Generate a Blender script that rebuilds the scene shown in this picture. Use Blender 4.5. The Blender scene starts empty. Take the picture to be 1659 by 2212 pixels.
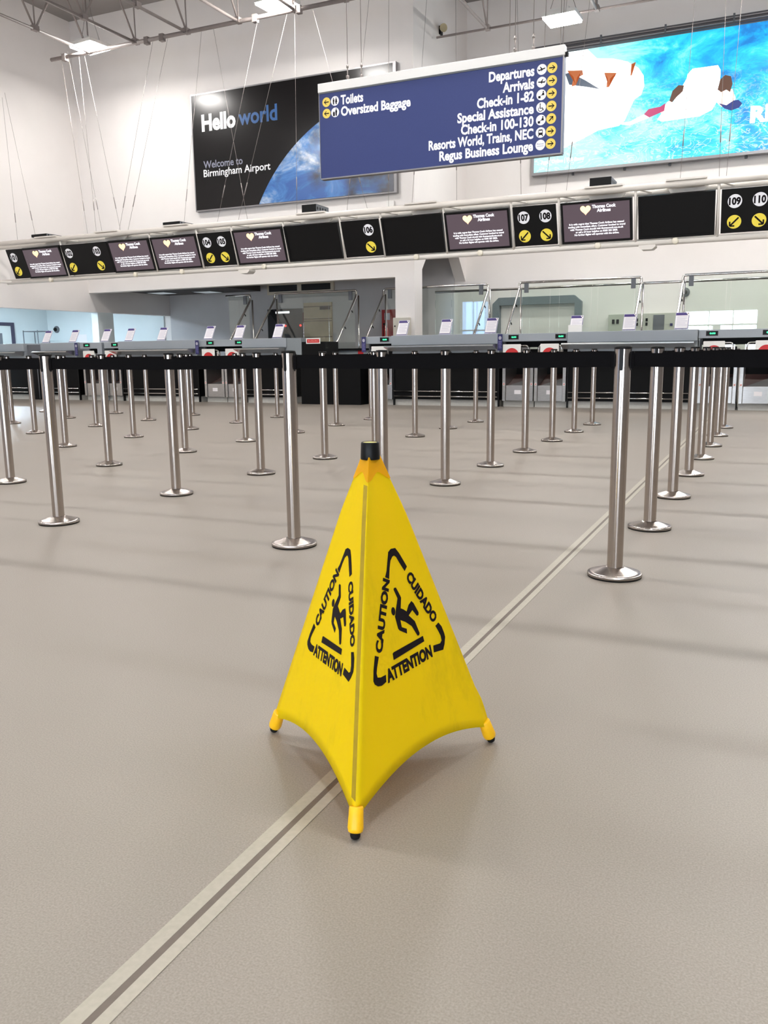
import bpy, bmesh, math, random
from mathutils import Vector, Matrix

random.seed(7)
PI = math.pi
SC = bpy.context.scene
COL = SC.collection

# ------------------------------------------------------------------ camera, world, exposure
cam_data = bpy.data.cameras.new('camera')
cam = bpy.data.objects.new('camera', cam_data)
COL.objects.link(cam)
cam_data.sensor_fit = 'VERTICAL'
cam_data.sensor_height = 36.0
cam_data.lens = 36.0 * 1835.0 / 2212.0
cam_data.clip_start = 0.05
cam_data.clip_end = 200
CAMX = Vector((0.90827264, 0.41820605, -0.01202154))
CAMY = Vector((-0.06643303, 0.17253126, 0.98276122))
CAMZ = Vector((0.41307078, -0.8918165, 0.18448812))
cam.matrix_world = Matrix(((CAMX.x, CAMY.x, CAMZ.x, 0), (CAMX.y, CAMY.y, CAMZ.y, 0), (CAMX.z, CAMY.z, CAMZ.z, 0.97), (0, 0, 0, 1)))
SC.camera = cam

world = bpy.data.worlds.new('world')
SC.world = world
world.use_nodes = True
world.node_tree.nodes['Background'].inputs[0].default_value = (0.9, 0.93, 1.0, 1)
world.node_tree.nodes['Background'].inputs[1].default_value = 0.25

SC.view_settings.view_transform = 'Standard'
SC.view_settings.look = 'None'
SC.view_settings.exposure = 0.32
SC.view_settings.gamma = 1.0
SC.view_settings.use_curve_mapping = False
try:
    SC.cycles.use_denoising = True
    SC.cycles.max_bounces = 8
    SC.cycles.diffuse_bounces = 4
    SC.cycles.glossy_bounces = 4
    SC.cycles.transparent_max_bounces = 12
    SC.cycles.sample_clamp_indirect = 6.0
    SC.cycles.caustics_reflective = False
    SC.cycles.caustics_refractive = False
except Exception:
    pass

LAMP = 116.0          # radiance of the ceiling lamps
DAY = 17.0            # radiance of the daylight in the entrance windows
COOL = 150.0          # fluorescent panels of the side room
# ------------------------------------------------------------------ materials
def lin(c):
    out = []
    for v in c:
        v /= 255.0
        out.append(v / 12.92 if v <= 0.04045 else ((v + 0.055) / 1.055) ** 2.4)
    return (out[0], out[1], out[2], 1.0)

MATS = {}
def mat(name, rgb, rough=0.5, metal=0.0, spec=0.5, emit=None, estr=0.0, noise=0.0, nscale=20.0, coat=0.0, stretch=None, bump=0.0):
    if name in MATS:
        return MATS[name]
    m = bpy.data.materials.new(name)
    m.use_nodes = True
    nt = m.node_tree
    b = nt.nodes['Principled BSDF']
    b.inputs['Base Color'].default_value = lin(rgb)
    b.inputs['Roughness'].default_value = rough
    b.inputs['Metallic'].default_value = metal
    b.inputs['Specular IOR Level'].default_value = spec
    b.inputs['Coat Weight'].default_value = coat
    b.inputs['Coat Roughness'].default_value = 0.2
    if emit:
        b.inputs['Emission Color'].default_value = lin(emit)
        b.inputs['Emission Strength'].default_value = estr
    if noise or bump:
        tc = nt.nodes.new('ShaderNodeTexCoord')
        mp = nt.nodes.new('ShaderNodeMapping')
        nz = nt.nodes.new('ShaderNodeTexNoise')
        nz.inputs['Scale'].default_value = nscale
        nz.inputs['Detail'].default_value = 4
        if stretch:
            mp.inputs['Scale'].default_value = stretch
        nt.links.new(tc.outputs['Object'], mp.inputs[0])
        nt.links.new(mp.outputs[0], nz.inputs['Vector'])
        if noise:
            rp = nt.nodes.new('ShaderNodeValToRGB')
            c = lin(rgb)
            rp.color_ramp.elements[0].position = 0.3
            rp.color_ramp.elements[1].position = 0.7
            rp.color_ramp.elements[0].color = tuple(max(0, v * (1 - noise)) for v in c[:3]) + (1,)
            rp.color_ramp.elements[1].color = tuple(min(1, v * (1 + noise)) for v in c[:3]) + (1,)
            nt.links.new(nz.outputs['Fac'], rp.inputs[0])
            nt.links.new(rp.outputs[0], b.inputs['Base Color'])
        if bump:
            bp = nt.nodes.new('ShaderNodeBump')
            bp.inputs['Strength'].default_value = bump
            bp.inputs['Distance'].default_value = 0.002
            nt.links.new(nz.outputs['Fac'], bp.inputs['Height'])
            nt.links.new(bp.outputs[0], b.inputs['Normal'])
    MATS[name] = m
    return m

def steel(name, rgb, rough, aniso=0.0, axis='Z', noise=0.08, stretch=(1, 1, 1), nscale=60):
    m = mat(name, rgb, rough, metal=1.0, noise=noise, nscale=nscale, stretch=stretch)
    if aniso:
        nt = m.node_tree
        b = nt.nodes['Principled BSDF']
        b.inputs['Anisotropic'].default_value = aniso
        t = nt.nodes.new('ShaderNodeTangent')
        t.direction_type = 'RADIAL'
        t.axis = axis
        nt.links.new(t.outputs[0], b.inputs['Tangent'])
    return m

WALL = mat('wall_paint', (236, 231, 228), 0.75, spec=0.25, noise=0.015, nscale=1.5)
WALLG = mat('niche_shade_grey', (200, 197, 198), 0.8, spec=0.2, noise=0.03, nscale=2)
WALLB = mat('side_room_paint', (220, 229, 231), 0.8, spec=0.2, noise=0.015, nscale=2)
UNSEEN = mat('hall_end_paint', (128, 128, 130), 0.8, spec=0.2)  # unseen walls, darkened to cut bounce light and deepen the shadows
CEIL = mat('ceiling_sheet', (150, 145, 142), 0.85, spec=0.2, noise=0.03, nscale=2)
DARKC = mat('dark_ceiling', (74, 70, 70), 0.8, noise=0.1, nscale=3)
STEEL_POLE = steel('brushed_steel', (178, 168, 160), 0.2, noise=0.06, stretch=(1, 1, 0.05), nscale=90)
STEEL_BASE = steel('turned_steel', (176, 168, 162), 0.24, aniso=0.85, noise=0.04)
STEEL = steel('stainless_sheet', (186, 184, 182), 0.34, noise=0.06, stretch=(0.2, 1, 1))
CHROME = steel('polished_tube', (200, 197, 193), 0.16, noise=0.03)
BLACK = mat('black_plastic', (13, 13, 14), 0.45, spec=0.22)
BLACKP = mat('black_laminate', (9, 9, 10), 0.5, spec=0.15)
BELT = mat('belt_webbing', (12, 11, 13), 0.85, spec=0.1, noise=0.2, nscale=300)
RUBBER = mat('black_rubber', (22, 20, 20), 0.8, spec=0.2)
GREY = mat('grey_laminate', (156, 162, 168), 0.45, spec=0.4, noise=0.06, nscale=160)
GREYD = mat('dark_grey_laminate', (104, 107, 112), 0.5, spec=0.3, noise=0.05, nscale=120)
PLINTH = mat('coved_vinyl', (188, 186, 180), 0.5, noise=0.04, nscale=30)
WHITE = mat('white_plastic', (236, 234, 230), 0.45)
TUBE = mat('cream_tube', (226, 220, 212), 0.4, noise=0.02, nscale=5)
RED = mat('red_print', (200, 38, 40), 0.5)
PURPLE = mat('purple_print', (62, 48, 112), 0.5)
NAVY = mat('navy_panel', (44, 44, 96), 0.45)
SIGNB = mat('sign_blue', (54, 66, 120), 0.5, spec=0.35, noise=0.03, nscale=60)
SIGNY = mat('sign_yellow', (240, 212, 96), 0.5)
SIGNY2 = mat('sign_yellow_added_glow', (222, 202, 72), 0.5, emit=(222, 202, 72), estr=0.25)  # slight glow added to the arrow discs
DISCW = mat('disc_white', (226, 226, 230), 0.5, emit=(220, 220, 224), estr=0.2)  # slight glow added to the white sign discs
WPRINT = mat('white_print', (246, 246, 248), 0.5, emit=(255, 255, 255), estr=0.15)  # slight glow added to the lettering; the hanging sign is unlit
GPRINT = mat('grey_print', (178, 176, 190), 0.6)
BPRINT = mat('black_print', (20, 13, 18), 0.6, spec=0.15)
PAPER = mat('paper', (238, 234, 236), 0.7)
SCREEN = mat('screen_glow', (28, 24, 27), 0.35, emit=(92, 78, 86), estr=0.8, noise=0.05, nscale=2)
SCREENT = mat('screen_text', (20, 20, 20), 0.4, emit=(250, 248, 255), estr=1.15)
GREEN = mat('green_digits', (10, 40, 25), 0.4, emit=(70, 240, 170), estr=1.3)
LAMPM = mat('lamp_diffuser', (255, 255, 255), 0.4, emit=(255, 252, 248), estr=LAMP)
COOLM = mat('fluorescent_panel', (255, 255, 255), 0.4, emit=(214, 236, 255), estr=COOL)
DAYM = mat('daylight_pane', (255, 255, 255), 0.2, emit=(226, 240, 255), estr=DAY)
DAYB = mat('blue_daylight_pane', (255, 255, 255), 0.2, emit=(150, 196, 255), estr=DAY * 0.34)
REDL = mat('red_indicator', (80, 5, 5), 0.4, emit=(255, 50, 40), estr=3.0)
TRUSS = mat('truss_paint', (150, 140, 136), 0.55, noise=0.05, nscale=10)
WIRE = mat('suspension_cable', (150, 142, 138), 0.4, metal=0.6)
FRAMEG = mat('alu_frame', (150, 148, 150), 0.4, metal=0.7)
CONV = mat('conveyor_belt', (62, 34, 30), 0.6, noise=0.2, nscale=40)
CONVG = mat('conveyor_dark', (70, 68, 68), 0.5, noise=0.1, nscale=30)
BEIGE = mat('beige_panel', (190, 172, 140), 0.7, noise=0.06, nscale=6)
DUCT = mat('duct_grey', (112, 122, 128), 0.5, noise=0.04, nscale=20)
CABG = mat('cabinet_grey', (182, 184, 172), 0.5)
DARKROOM = mat('dark_recess', (30, 29, 33), 0.7)
WOODR = mat('boat_brown', (150, 84, 44), 0.6, emit=(176, 96, 52), estr=0.6)
PICW = mat('picture_white', (255, 255, 255), 0.4, emit=(255, 255, 255), estr=1.3)
PICD = mat('picture_dark', (60, 70, 84), 0.4, emit=(60, 72, 88), estr=0.7)
PICH = mat('picture_hair', (60, 40, 32), 0.4, emit=(104, 74, 60), estr=0.6)
PICS = mat('picture_skin', (245, 220, 205), 0.4, emit=(250, 222, 206), estr=1.0)
PICN = mat('picture_navy', (30, 40, 90), 0.4, emit=(40, 52, 120), estr=0.7)
PICM = mat('picture_maroon', (140, 40, 80), 0.4, emit=(160, 56, 96), estr=0.7)
POSTER = mat('poster_black', (9, 7, 9), 0.35, spec=0.15, coat=0.45)
PWHITE = mat('poster_white_ink', (244, 244, 246), 0.4)
PGREY = mat('poster_grey_ink', (140, 142, 160), 0.4)
PBLUE = mat('poster_blue_ink', (38, 88, 146), 0.4)

def floor_material():
    m = bpy.data.materials.new('vinyl_floor')
    m.use_nodes = True
    nt = m.node_tree
    b = nt.nodes['Principled BSDF']
    tc = nt.nodes.new('ShaderNodeTexCoord')
    n1 = nt.nodes.new('ShaderNodeTexNoise'); n1.inputs['Scale'].default_value = 260; n1.inputs['Detail'].default_value = 3
    n2 = nt.nodes.new('ShaderNodeTexNoise'); n2.inputs['Scale'].default_value = 0.9; n2.inputs['Detail'].default_value = 5
    r1 = nt.nodes.new('ShaderNodeValToRGB')
    c = lin((147, 139, 130))[:3]
    r1.color_ramp.elements[0].position = 0.32; r1.color_ramp.elements[1].position = 0.68
    r1.color_ramp.elements[0].color = tuple(v * 0.84 for v in c) + (1,)
    r1.color_ramp.elements[1].color = tuple(v * 1.14 for v in c) + (1,)
    mx = nt.nodes.new('ShaderNodeMix'); mx.data_type = 'RGBA'; mx.blend_type = 'MULTIPLY'; mx.inputs[0].default_value = 1.0
    r2 = nt.nodes.new('ShaderNodeValToRGB')
    r2.color_ramp.elements[0].position = 0.3; r2.color_ramp.elements[1].position = 0.7
    r2.color_ramp.elements[0].color = (0.93, 0.92, 0.91, 1); r2.color_ramp.elements[1].color = (1, 1, 1, 1)
    for n in (n1, n2):
        nt.links.new(tc.outputs['Object'], n.inputs['Vector'])
    nt.links.new(n1.outputs['Fac'], r1.inputs[0]); nt.links.new(n2.outputs['Fac'], r2.inputs[0])
    nt.links.new(r1.outputs[0], mx.inputs[6]); nt.links.new(r2.outputs[0], mx.inputs[7])
    nt.links.new(mx.outputs[2], b.inputs['Base Color'])
    rr = nt.nodes.new('ShaderNodeMapRange')
    rr.inputs['To Min'].default_value = 0.36; rr.inputs['To Max'].default_value = 0.5
    nt.links.new(n2.outputs['Fac'], rr.inputs[0]); nt.links.new(rr.outputs[0], b.inputs['Roughness'])
    b.inputs['Specular IOR Level'].default_value = 0.42
    return m
FLOOR = floor_material()

def fabric_material(name, rgb, dirt):
    m = bpy.data.materials.new(name)
    m.use_nodes = True
    nt = m.node_tree
    b = nt.nodes['Principled BSDF']
    out = nt.nodes['Material Output']
    tc = nt.nodes.new('ShaderNodeTexCoord')
    nz = nt.nodes.new('ShaderNodeTexNoise'); nz.inputs['Scale'].default_value = 9; nz.inputs['Detail'].default_value = 7; nz.inputs['Roughness'].default_value = 0.7
    mp = nt.nodes.new('ShaderNodeMapping'); mp.inputs['Scale'].default_value = (1, 1, 0.45)
    rp = nt.nodes.new('ShaderNodeValToRGB')
    c = lin(rgb)[:3]
    rp.color_ramp.elements[0].position = 0.24; rp.color_ramp.elements[1].position = 0.46
    rp.color_ramp.elements[0].color = tuple(v * (1 - dirt) for v in c) + (1,)
    rp.color_ramp.elements[1].color = c + (1,)
    nt.links.new(tc.outputs['Object'], mp.inputs[0]); nt.links.new(mp.outputs[0], nz.inputs['Vector'])
    nt.links.new(nz.outputs['Fac'], rp.inputs[0]); nt.links.new(rp.outputs[0], b.inputs['Base Color'])
    b.inputs['Roughness'].default_value = 0.55
    b.inputs['Specular IOR Level'].default_value = 0.3
    wv = nt.nodes.new('ShaderNodeTexNoise'); wv.inputs['Scale'].default_value = 14; wv.inputs['Detail'].default_value = 2
    mp2 = nt.nodes.new('ShaderNodeMapping'); mp2.inputs['Scale'].default_value = (3, 3, 0.5)
    bp = nt.nodes.new('ShaderNodeBump'); bp.inputs['Strength'].default_value = 0.25; bp.inputs['Distance'].default_value = 0.006
    nt.links.new(tc.outputs['Object'], mp2.inputs[0]); nt.links.new(mp2.outputs[0], wv.inputs['Vector'])
    nt.links.new(wv.outputs['Fac'], bp.inputs['Height']); nt.links.new(bp.outputs[0], b.inputs['Normal'])
    tr = nt.nodes.new('ShaderNodeBsdfTranslucent'); nt.links.new(rp.outputs[0], tr.inputs[0])
    ms = nt.nodes.new('ShaderNodeMixShader'); ms.inputs[0].default_value = 0.38
    nt.links.new(b.outputs[0], ms.inputs[1]); nt.links.new(tr.outputs[0], ms.inputs[2]); nt.links.new(ms.outputs[0], out.inputs[0])
    return m
FABRIC = fabric_material('yellow_nylon', (255, 228, 2), 0.16)
YOKE = fabric_material('orange_yellow_nylon', (250, 190, 14), 0.12)
POLE_SHADE = mat('olive_pole_shade', (170, 142, 4), 0.6, noise=0.1, nscale=30)
BOOT = mat('yellow_boot_plastic', (252, 190, 10), 0.45, noise=0.06, nscale=40)
GUIDE = mat('strip_border', (170, 164, 150), 0.45, noise=0.06, nscale=80)
GUIDED = mat('strip_core', (100, 89, 80), 0.5, noise=0.06, nscale=60)

def glass_material():
    m = bpy.data.materials.new('screen_glass')
    m.use_nodes = True
    nt = m.node_tree
    out = nt.nodes['Material Output']
    tr = nt.nodes.new('ShaderNodeBsdfTransparent'); tr.inputs[0].default_value = (0.945, 0.975, 0.955, 1)
    gl = nt.nodes.new('ShaderNodeBsdfGlossy'); gl.inputs['Roughness'].default_value = 0.01; gl.inputs[0].default_value = (1, 1, 1, 1)
    fr = nt.nodes.new('ShaderNodeFresnel'); fr.inputs[0].default_value = 1.5
    mx = nt.nodes.new('ShaderNodeMixShader')
    nt.links.new(fr.outputs[0], mx.inputs[0]); nt.links.new(tr.outputs[0], mx.inputs[1]); nt.links.new(gl.outputs[0], mx.inputs[2])
    nt.links.new(mx.outputs[0], out.inputs[0])
    return m
GLASS = glass_material()

def water_material():
    m = bpy.data.materials.new('printed_pool_water')
    m.use_nodes = True
    nt = m.node_tree
    b = nt.nodes['Principled BSDF']
    tc = nt.nodes.new('ShaderNodeTexCoord')
    sx = nt.nodes.new('ShaderNodeSeparateXYZ')
    nt.links.new(tc.outputs['Generated'], sx.inputs[0])
    mp = nt.nodes.new('ShaderNodeMapping'); mp.inputs['Scale'].default_value = (1, 1, 2.0); mp.inputs['Rotation'].default_value = (0, 0.5, 0)
    nt.links.new(tc.outputs['Object'], mp.inputs[0])
    n1 = nt.nodes.new('ShaderNodeTexNoise'); n1.inputs['Scale'].default_value = 0.75; n1.inputs['Detail'].default_value = 9; n1.inputs['Roughness'].default_value = 0.68; n1.inputs['Distortion'].default_value = 0.6
    n2 = nt.nodes.new('ShaderNodeTexNoise'); n2.inputs['Scale'].default_value = 2.2; n2.inputs['Detail'].default_value = 3; n2.inputs['Distortion'].default_value = 2.2
    nt.links.new(mp.outputs[0], n1.inputs['Vector']); nt.links.new(mp.outputs[0], n2.inputs['Vector'])
    # deeper blue towards the upper right corner of the print
    ad = nt.nodes.new('ShaderNodeMath'); ad.operation = 'MULTIPLY_ADD'; ad.inputs[1].default_value = -1.3; ad.inputs[2].default_value = 0.76
    nt.links.new(sx.outputs[0], ad.inputs[0])
    a2 = nt.nodes.new('ShaderNodeMath'); a2.operation = 'MULTIPLY_ADD'; a2.inputs[1].default_value = -0.22
    nt.links.new(sx.outputs[2], a2.inputs[0]); nt.links.new(ad.outputs[0], a2.inputs[2])
    a3 = nt.nodes.new('ShaderNodeMath'); a3.operation = 'ADD'
    n1s = nt.nodes.new('ShaderNodeMath'); n1s.operation = 'MULTIPLY_ADD'; n1s.inputs[1].default_value = 2.2; n1s.inputs[2].default_value = -0.62
    nt.links.new(n1.outputs['Fac'], n1s.inputs[0])
    nt.links.new(n1s.outputs[0], a3.inputs[0]); nt.links.new(a2.outputs[0], a3.inputs[1])
    rp = nt.nodes.new('ShaderNodeValToRGB')
    els = rp.color_ramp.elements
    els[0].position = 0.22; els[0].color = lin((24, 124, 206))
    els[1].position = 0.92; els[1].color = lin((180, 250, 255))
    e = els.new(0.42); e.color = lin((24, 172, 240))
    e = els.new(0.62); e.color = lin((50, 216, 250))
    nt.links.new(a3.outputs[0], rp.inputs[0])
    # thin bright caustic lines
    s1 = nt.nodes.new('ShaderNodeMath'); s1.operation = 'SUBTRACT'; s1.inputs[1].default_value = 0.5
    s2 = nt.nodes.new('ShaderNodeMath'); s2.operation = 'ABSOLUTE'
    nt.links.new(n2.outputs['Fac'], s1.inputs[0]); nt.links.new(s1.outputs[0], s2.inputs[0])
    r2 = nt.nodes.new('ShaderNodeValToRGB')
    r2.color_ramp.elements[0].position = 0.0; r2.color_ramp.elements[0].color = (0.7, 0.7, 0.7, 1)
    r2.color_ramp.elements[1].position = 0.035; r2.color_ramp.elements[1].color = (0, 0, 0, 1)
    nt.links.new(s2.outputs[0], r2.inputs[0])
    lo = nt.nodes.new('ShaderNodeMapRange'); lo.inputs['From Min'].default_value = 0.75; lo.inputs['From Max'].default_value = 0.1
    nt.links.new(sx.outputs[2], lo.inputs[0])
    ml = nt.nodes.new('ShaderNodeMath'); ml.operation = 'MULTIPLY'
    nt.links.new(r2.outputs[0], ml.inputs[0]); nt.links.new(lo.outputs[0], ml.inputs[1])
    mx = nt.nodes.new('ShaderNodeMix'); mx.data_type = 'RGBA'
    nt.links.new(ml.outputs[0], mx.inputs[0]); nt.links.new(rp.outputs[0], mx.inputs[6]); mx.inputs[7].default_value = (0.9, 1, 1, 1)
    nt.links.new(mx.outputs[2], b.inputs['Emission Color'])
    b.inputs['Emission Strength'].default_value = 1.0
    b.inputs['Base Color'].default_value = (0.02, 0.05, 0.06, 1)
    b.inputs['Roughness'].default_value = 0.3
    return m
WATER = water_material()

def earth_material():
    m = bpy.data.materials.new('printed_planet')
    m.use_nodes = True
    nt = m.node_tree
    b = nt.nodes['Principled BSDF']
    tc = nt.nodes.new('ShaderNodeTexCoord')
    mp = nt.nodes.new('ShaderNodeMapping'); mp.inputs['Rotation'].default_value = (0, 0.75, 0); mp.inputs['Scale'].default_value = (0.75, 1, 1.5)
    nt.links.new(tc.outputs['Object'], mp.inputs[0])
    n1 = nt.nodes.new('ShaderNodeTexNoise'); n1.inputs['Scale'].default_value = 1.25; n1.inputs['Detail'].default_value = 10; n1.inputs['Roughness'].default_value = 0.66; n1.inputs['Distortion'].default_value = 0.9
    nt.links.new(mp.outputs[0], n1.inputs['Vector'])
    rp = nt.nodes.new('ShaderNodeValToRGB')
    els = rp.color_ramp.elements
    els[0].position = 0.40; els[0].color = lin((30, 88, 160))
    els[1].position = 0.70; els[1].color = lin((226, 232, 240))
    e = els.new(0.50); e.color = lin((58, 122, 190))
    e = els.new(0.58); e.color = lin((140, 168, 205))
    nt.links.new(n1.outputs['Fac'], rp.inputs[0])
    # the print's black shadow patches towards the right
    n3 = nt.nodes.new('ShaderNodeTexNoise'); n3.inputs['Scale'].default_value = 1.1; n3.inputs['Detail'].default_value = 6
    nt.links.new(tc.outputs['Object'], n3.inputs['Vector'])
    sx = nt.nodes.new('ShaderNodeSeparateXYZ'); nt.links.new(tc.outputs['Generated'], sx.inputs[0])
    ad = nt.nodes.new('ShaderNodeMath'); ad.operation = 'MULTIPLY_ADD'; ad.inputs[1].default_value = 0.42
    nt.links.new(sx.outputs[0], ad.inputs[0]); nt.links.new(n3.outputs['Fac'], ad.inputs[2])
    r3 = nt.nodes.new('ShaderNodeValToRGB')
    r3.color_ramp.elements[0].position = 0.66; r3.color_ramp.elements[0].color = (1, 1, 1, 1)
    r3.color_ramp.elements[1].position = 0.82; r3.color_ramp.elements[1].color = (0.10, 0.08, 0.09, 1)
    nt.links.new(ad.outputs[0], r3.inputs[0])
    mx = nt.nodes.new('ShaderNodeMix'); mx.data_type = 'RGBA'; mx.blend_type = 'MULTIPLY'; mx.inputs[0].default_value = 1
    nt.links.new(rp.outputs[0], mx.inputs[6]); nt.links.new(r3.outputs[0], mx.inputs[7])
    nt.links.new(mx.outputs[2], b.inputs['Base Color'])
    b.inputs['Roughness'].default_value = 0.3
    b.inputs['Coat Weight'].default_value = 1.0
    b.inputs['Coat Roughness'].default_value = 0.2
    return m
EARTH = earth_material()

def heart_material():
    m = bpy.data.materials.new('orange_heart')
    m.use_nodes = True
    nt = m.node_tree
    b = nt.nodes['Principled BSDF']
    tc = nt.nodes.new('ShaderNodeTexCoord')
    sx = nt.nodes.new('ShaderNodeSeparateXYZ'); nt.links.new(tc.outputs['Generated'], sx.inputs[0])
    rp = nt.nodes.new('ShaderNodeValToRGB')
    rp.color_ramp.elements[0].color = lin((246, 150, 60)); rp.color_ramp.elements[1].color = lin((255, 214, 90))
    nt.links.new(sx.outputs[2], rp.inputs[0]); nt.links.new(rp.outputs[0], b.inputs['Emission Color'])
    b.inputs['Emission Strength'].default_value = 1.0
    return m
HEART = heart_material()

# ------------------------------------------------------------------ mesh helpers
class MB:
    def __init__(self):
        self.bm = bmesh.new()
    def box(self, x0, x1, y0, y1, z0, z1, bevel=0.0, M=None):
        tmp = bmesh.new()
        r = bmesh.ops.create_cube(tmp, size=1.0)
        for v in tmp.verts:
            v.co = Vector(((x0 + x1) / 2 + v.co.x * (x1 - x0), (y0 + y1) / 2 + v.co.y * (y1 - y0), (z0 + z1) / 2 + v.co.z * (z1 - z0)))
        if bevel:
            bmesh.ops.bevel(tmp, geom=tmp.edges[:], offset=bevel, segments=2, affect='EDGES', profile=0.5)
        self._add(tmp, M)
        return self
    def _add(self, tmp, M=None, smooth=False):
        if M is not None:
            bmesh.ops.transform(tmp, matrix=M, verts=tmp.verts[:])
        vm = {}
        for v in tmp.verts:
            vm[v] = self.bm.verts.new(v.co)
        for f in tmp.faces:
            try:
                nf = self.bm.faces.new([vm[v] for v in f.verts]); nf.smooth = f.smooth or smooth
            except ValueError:
                pass
        tmp.free()
    def lathe(self, prof, cx=0, cy=0, cz=0, seg=32, smooth=True, M=None):
        tmp = bmesh.new()
        rings = []
        for r, z in prof:
            if r < 1e-6:
                rings.append([tmp.verts.new((cx, cy, cz + z))])
            else:
                rings.append([tmp.verts.new((cx + r * math.cos(2 * PI * i / seg), cy + r * math.sin(2 * PI * i / seg), cz + z)) for i in range(seg)])
        for a, b in zip(rings, rings[1:]):
            for i in range(seg):
                j = (i + 1) % seg
                if len(a) == 1 and len(b) == 1:
                    continue
                if len(a) == 1:
                    f = tmp.faces.new([a[0], b[j], b[i]])
                elif len(b) == 1:
                    f = tmp.faces.new([a[i], a[j], b[0]])
                else:
                    f = tmp.faces.new([a[i], a[j], b[j], b[i]])
                f.smooth = smooth
        self._add(tmp, M)
        return self
    def tube(self, pts, r, seg=10, caps=True, radii=None):
        pts = [Vector(p) for p in pts]
        tmp = bmesh.new()
        rings = []
        up = Vector((0, 0, 1))
        n = len(pts)
        ref = None
        for i, p in enumerate(pts):
            d = (pts[min(i + 1, n - 1)] - pts[max(i - 1, 0)]).normalized()
            if ref is None:
                ref = up if abs(d.z) < 0.9 else Vector((0, 1, 0))
            s = d.cross(ref).normalized(); t = s.cross(d).normalized(); ref = t
            rr = radii[i] if radii else r
            rings.append([tmp.verts.new(p + s * rr * math.cos(2 * PI * k / seg) + t * rr * math.sin(2 * PI * k / seg)) for k in range(seg)])
        for a, b in zip(rings, rings[1:]):
            for k in range(seg):
                l = (k + 1) % seg
                f = tmp.faces.new([a[k], a[l], b[l], b[k]]); f.smooth = True
        if caps:
            tmp.faces.new(rings[0][::-1]); tmp.faces.new(rings[-1])
        self._add(tmp)
        return self
    def prism(self, poly, fr, d0=0.0, d1=0.0):
        """polygon (list of 2D points) on a frame; flat at d0, or solid from d0 to d1"""
        tmp = bmesh.new()
        a = [tmp.verts.new(fr(x, y, d1)) for x, y in poly]
        f = tmp.faces.new(a)
        if d1 != d0:
            b = [tmp.verts.new(fr(x, y, d0)) for x, y in poly]
            tmp.faces.new(b[::-1])
            n = len(poly)
            for i in range(n):
                j = (i + 1) % n
                tmp.faces.new([a[j], a[i], b[i], b[j]])
            bmesh.ops.recalc_face_normals(tmp, faces=tmp.faces[:])
        bmesh.ops.triangulate(tmp, faces=[q for q in tmp.faces if len(q.verts) > 4])
        self._add(tmp)
        return self
    def disc(self, cx, cy, r, fr, d=0.0, n=28, ry=None):
        ry = ry or r
        return self.prism([(cx + r * math.cos(2 * PI * i / n), cy + ry * math.sin(2 * PI * i / n)) for i in range(n)], fr, d, d)
    def text(self, s, x, y, h, fr, d=0.0, width=None, align='L', rot=0.0, bold=0.02, base=None):
        vs, fs, w = text_geo(s, bold)
        k = h / CAP[0]
        kx = k if width is None else width / w
        W = w * kx
        ox = {'L': 0, 'C': -W / 2, 'R': -W}[align]
        c, sn = math.cos(rot), math.sin(rot)
        vv = []
        for px, py in vs:
            u, v = px * kx + ox, py * k
            vv.append(self.bm.verts.new(fr(x + u * c - v * sn, y + u * sn + v * c, d)))
        for f in fs:
            try:
                self.bm.faces.new([vv[i] for i in f])
            except ValueError:
                pass
        return self
    def build(self, name, m, parent=None, bevel=None):
        me = bpy.data.meshes.new(name)
        self.bm.to_mesh(me); self.bm.free()
        o = bpy.data.objects.new(name, me)
        me.materials.append(m)
        COL.objects.link(o)
        if parent is not None:
            o.parent = parent
            o.matrix_parent_inverse = Matrix.Identity(4)
            # meshes are written in world coordinates; bring them into the parent's frame
            W = world_matrix(parent).inverted()
            me.transform(W)
        return o

def world_matrix(o):
    M = o.matrix_basis.copy()
    if o.parent:
        return world_matrix(o.parent) @ M
    return M

CAP = [0.7]
_TXT = {}
def text_geo(s, bold):
    key = (s, bold)
    if key in _TXT:
        return _TXT[key]
    cu = bpy.data.curves.new('t', 'FONT')
    cu.body = s; cu.size = 1.0; cu.offset = bold; cu.resolution_u = 3; cu.fill_mode = 'FRONT'
    ob = bpy.data.objects.new('t', cu)
    COL.objects.link(ob)
    bpy.context.view_layer.update()
    me = bpy.data.meshes.new_from_object(ob.evaluated_get(bpy.context.evaluated_depsgraph_get()))
    vs = [(v.co.x, v.co.y) for v in me.vertices]
    fs = [tuple(p.vertices) for p in me.polygons]
    x0 = min(v[0] for v in vs); x1 = max(v[0] for v in vs)
    vs = [(a - x0, b) for a, b in vs]
    bpy.data.objects.remove(ob); bpy.data.meshes.remove(me); bpy.data.curves.remove(cu)
    _TXT[key] = (vs, fs, x1 - x0)
    return _TXT[key]
_h = text_geo('H', 0.0)
CAP[0] = max(v[1] for v in _h[0])

def frame(o, u, v):
    o, u, v = Vector(o), Vector(u).normalized(), Vector(v).normalized()
    n = u.cross(v)
    return lambda x, y, d=0.0: o + u * x + v * y + n * d

def front(x, y, z):                       # a vertical face looking towards -Y
    return frame((x, y, z), (1, 0, 0), (0, 0, 1))

def rrect(x0, x1, y0, y1, r, n=5):
    pts = []
    for cx, cy, a0 in ((x1 - r, y1 - r, 0), (x0 + r, y1 - r, 90), (x0 + r, y0 + r, 180), (x1 - r, y0 + r, 270)):
        for i in range(n + 1):
            a = math.radians(a0 + 90 * i / n)
            pts.append((cx + r * math.cos(a), cy + r * math.sin(a)))
    return pts

def rect(x0, x1, y0, y1):
    return [(x0, y0), (x1, y0), (x1, y1), (x0, y1)]

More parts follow.
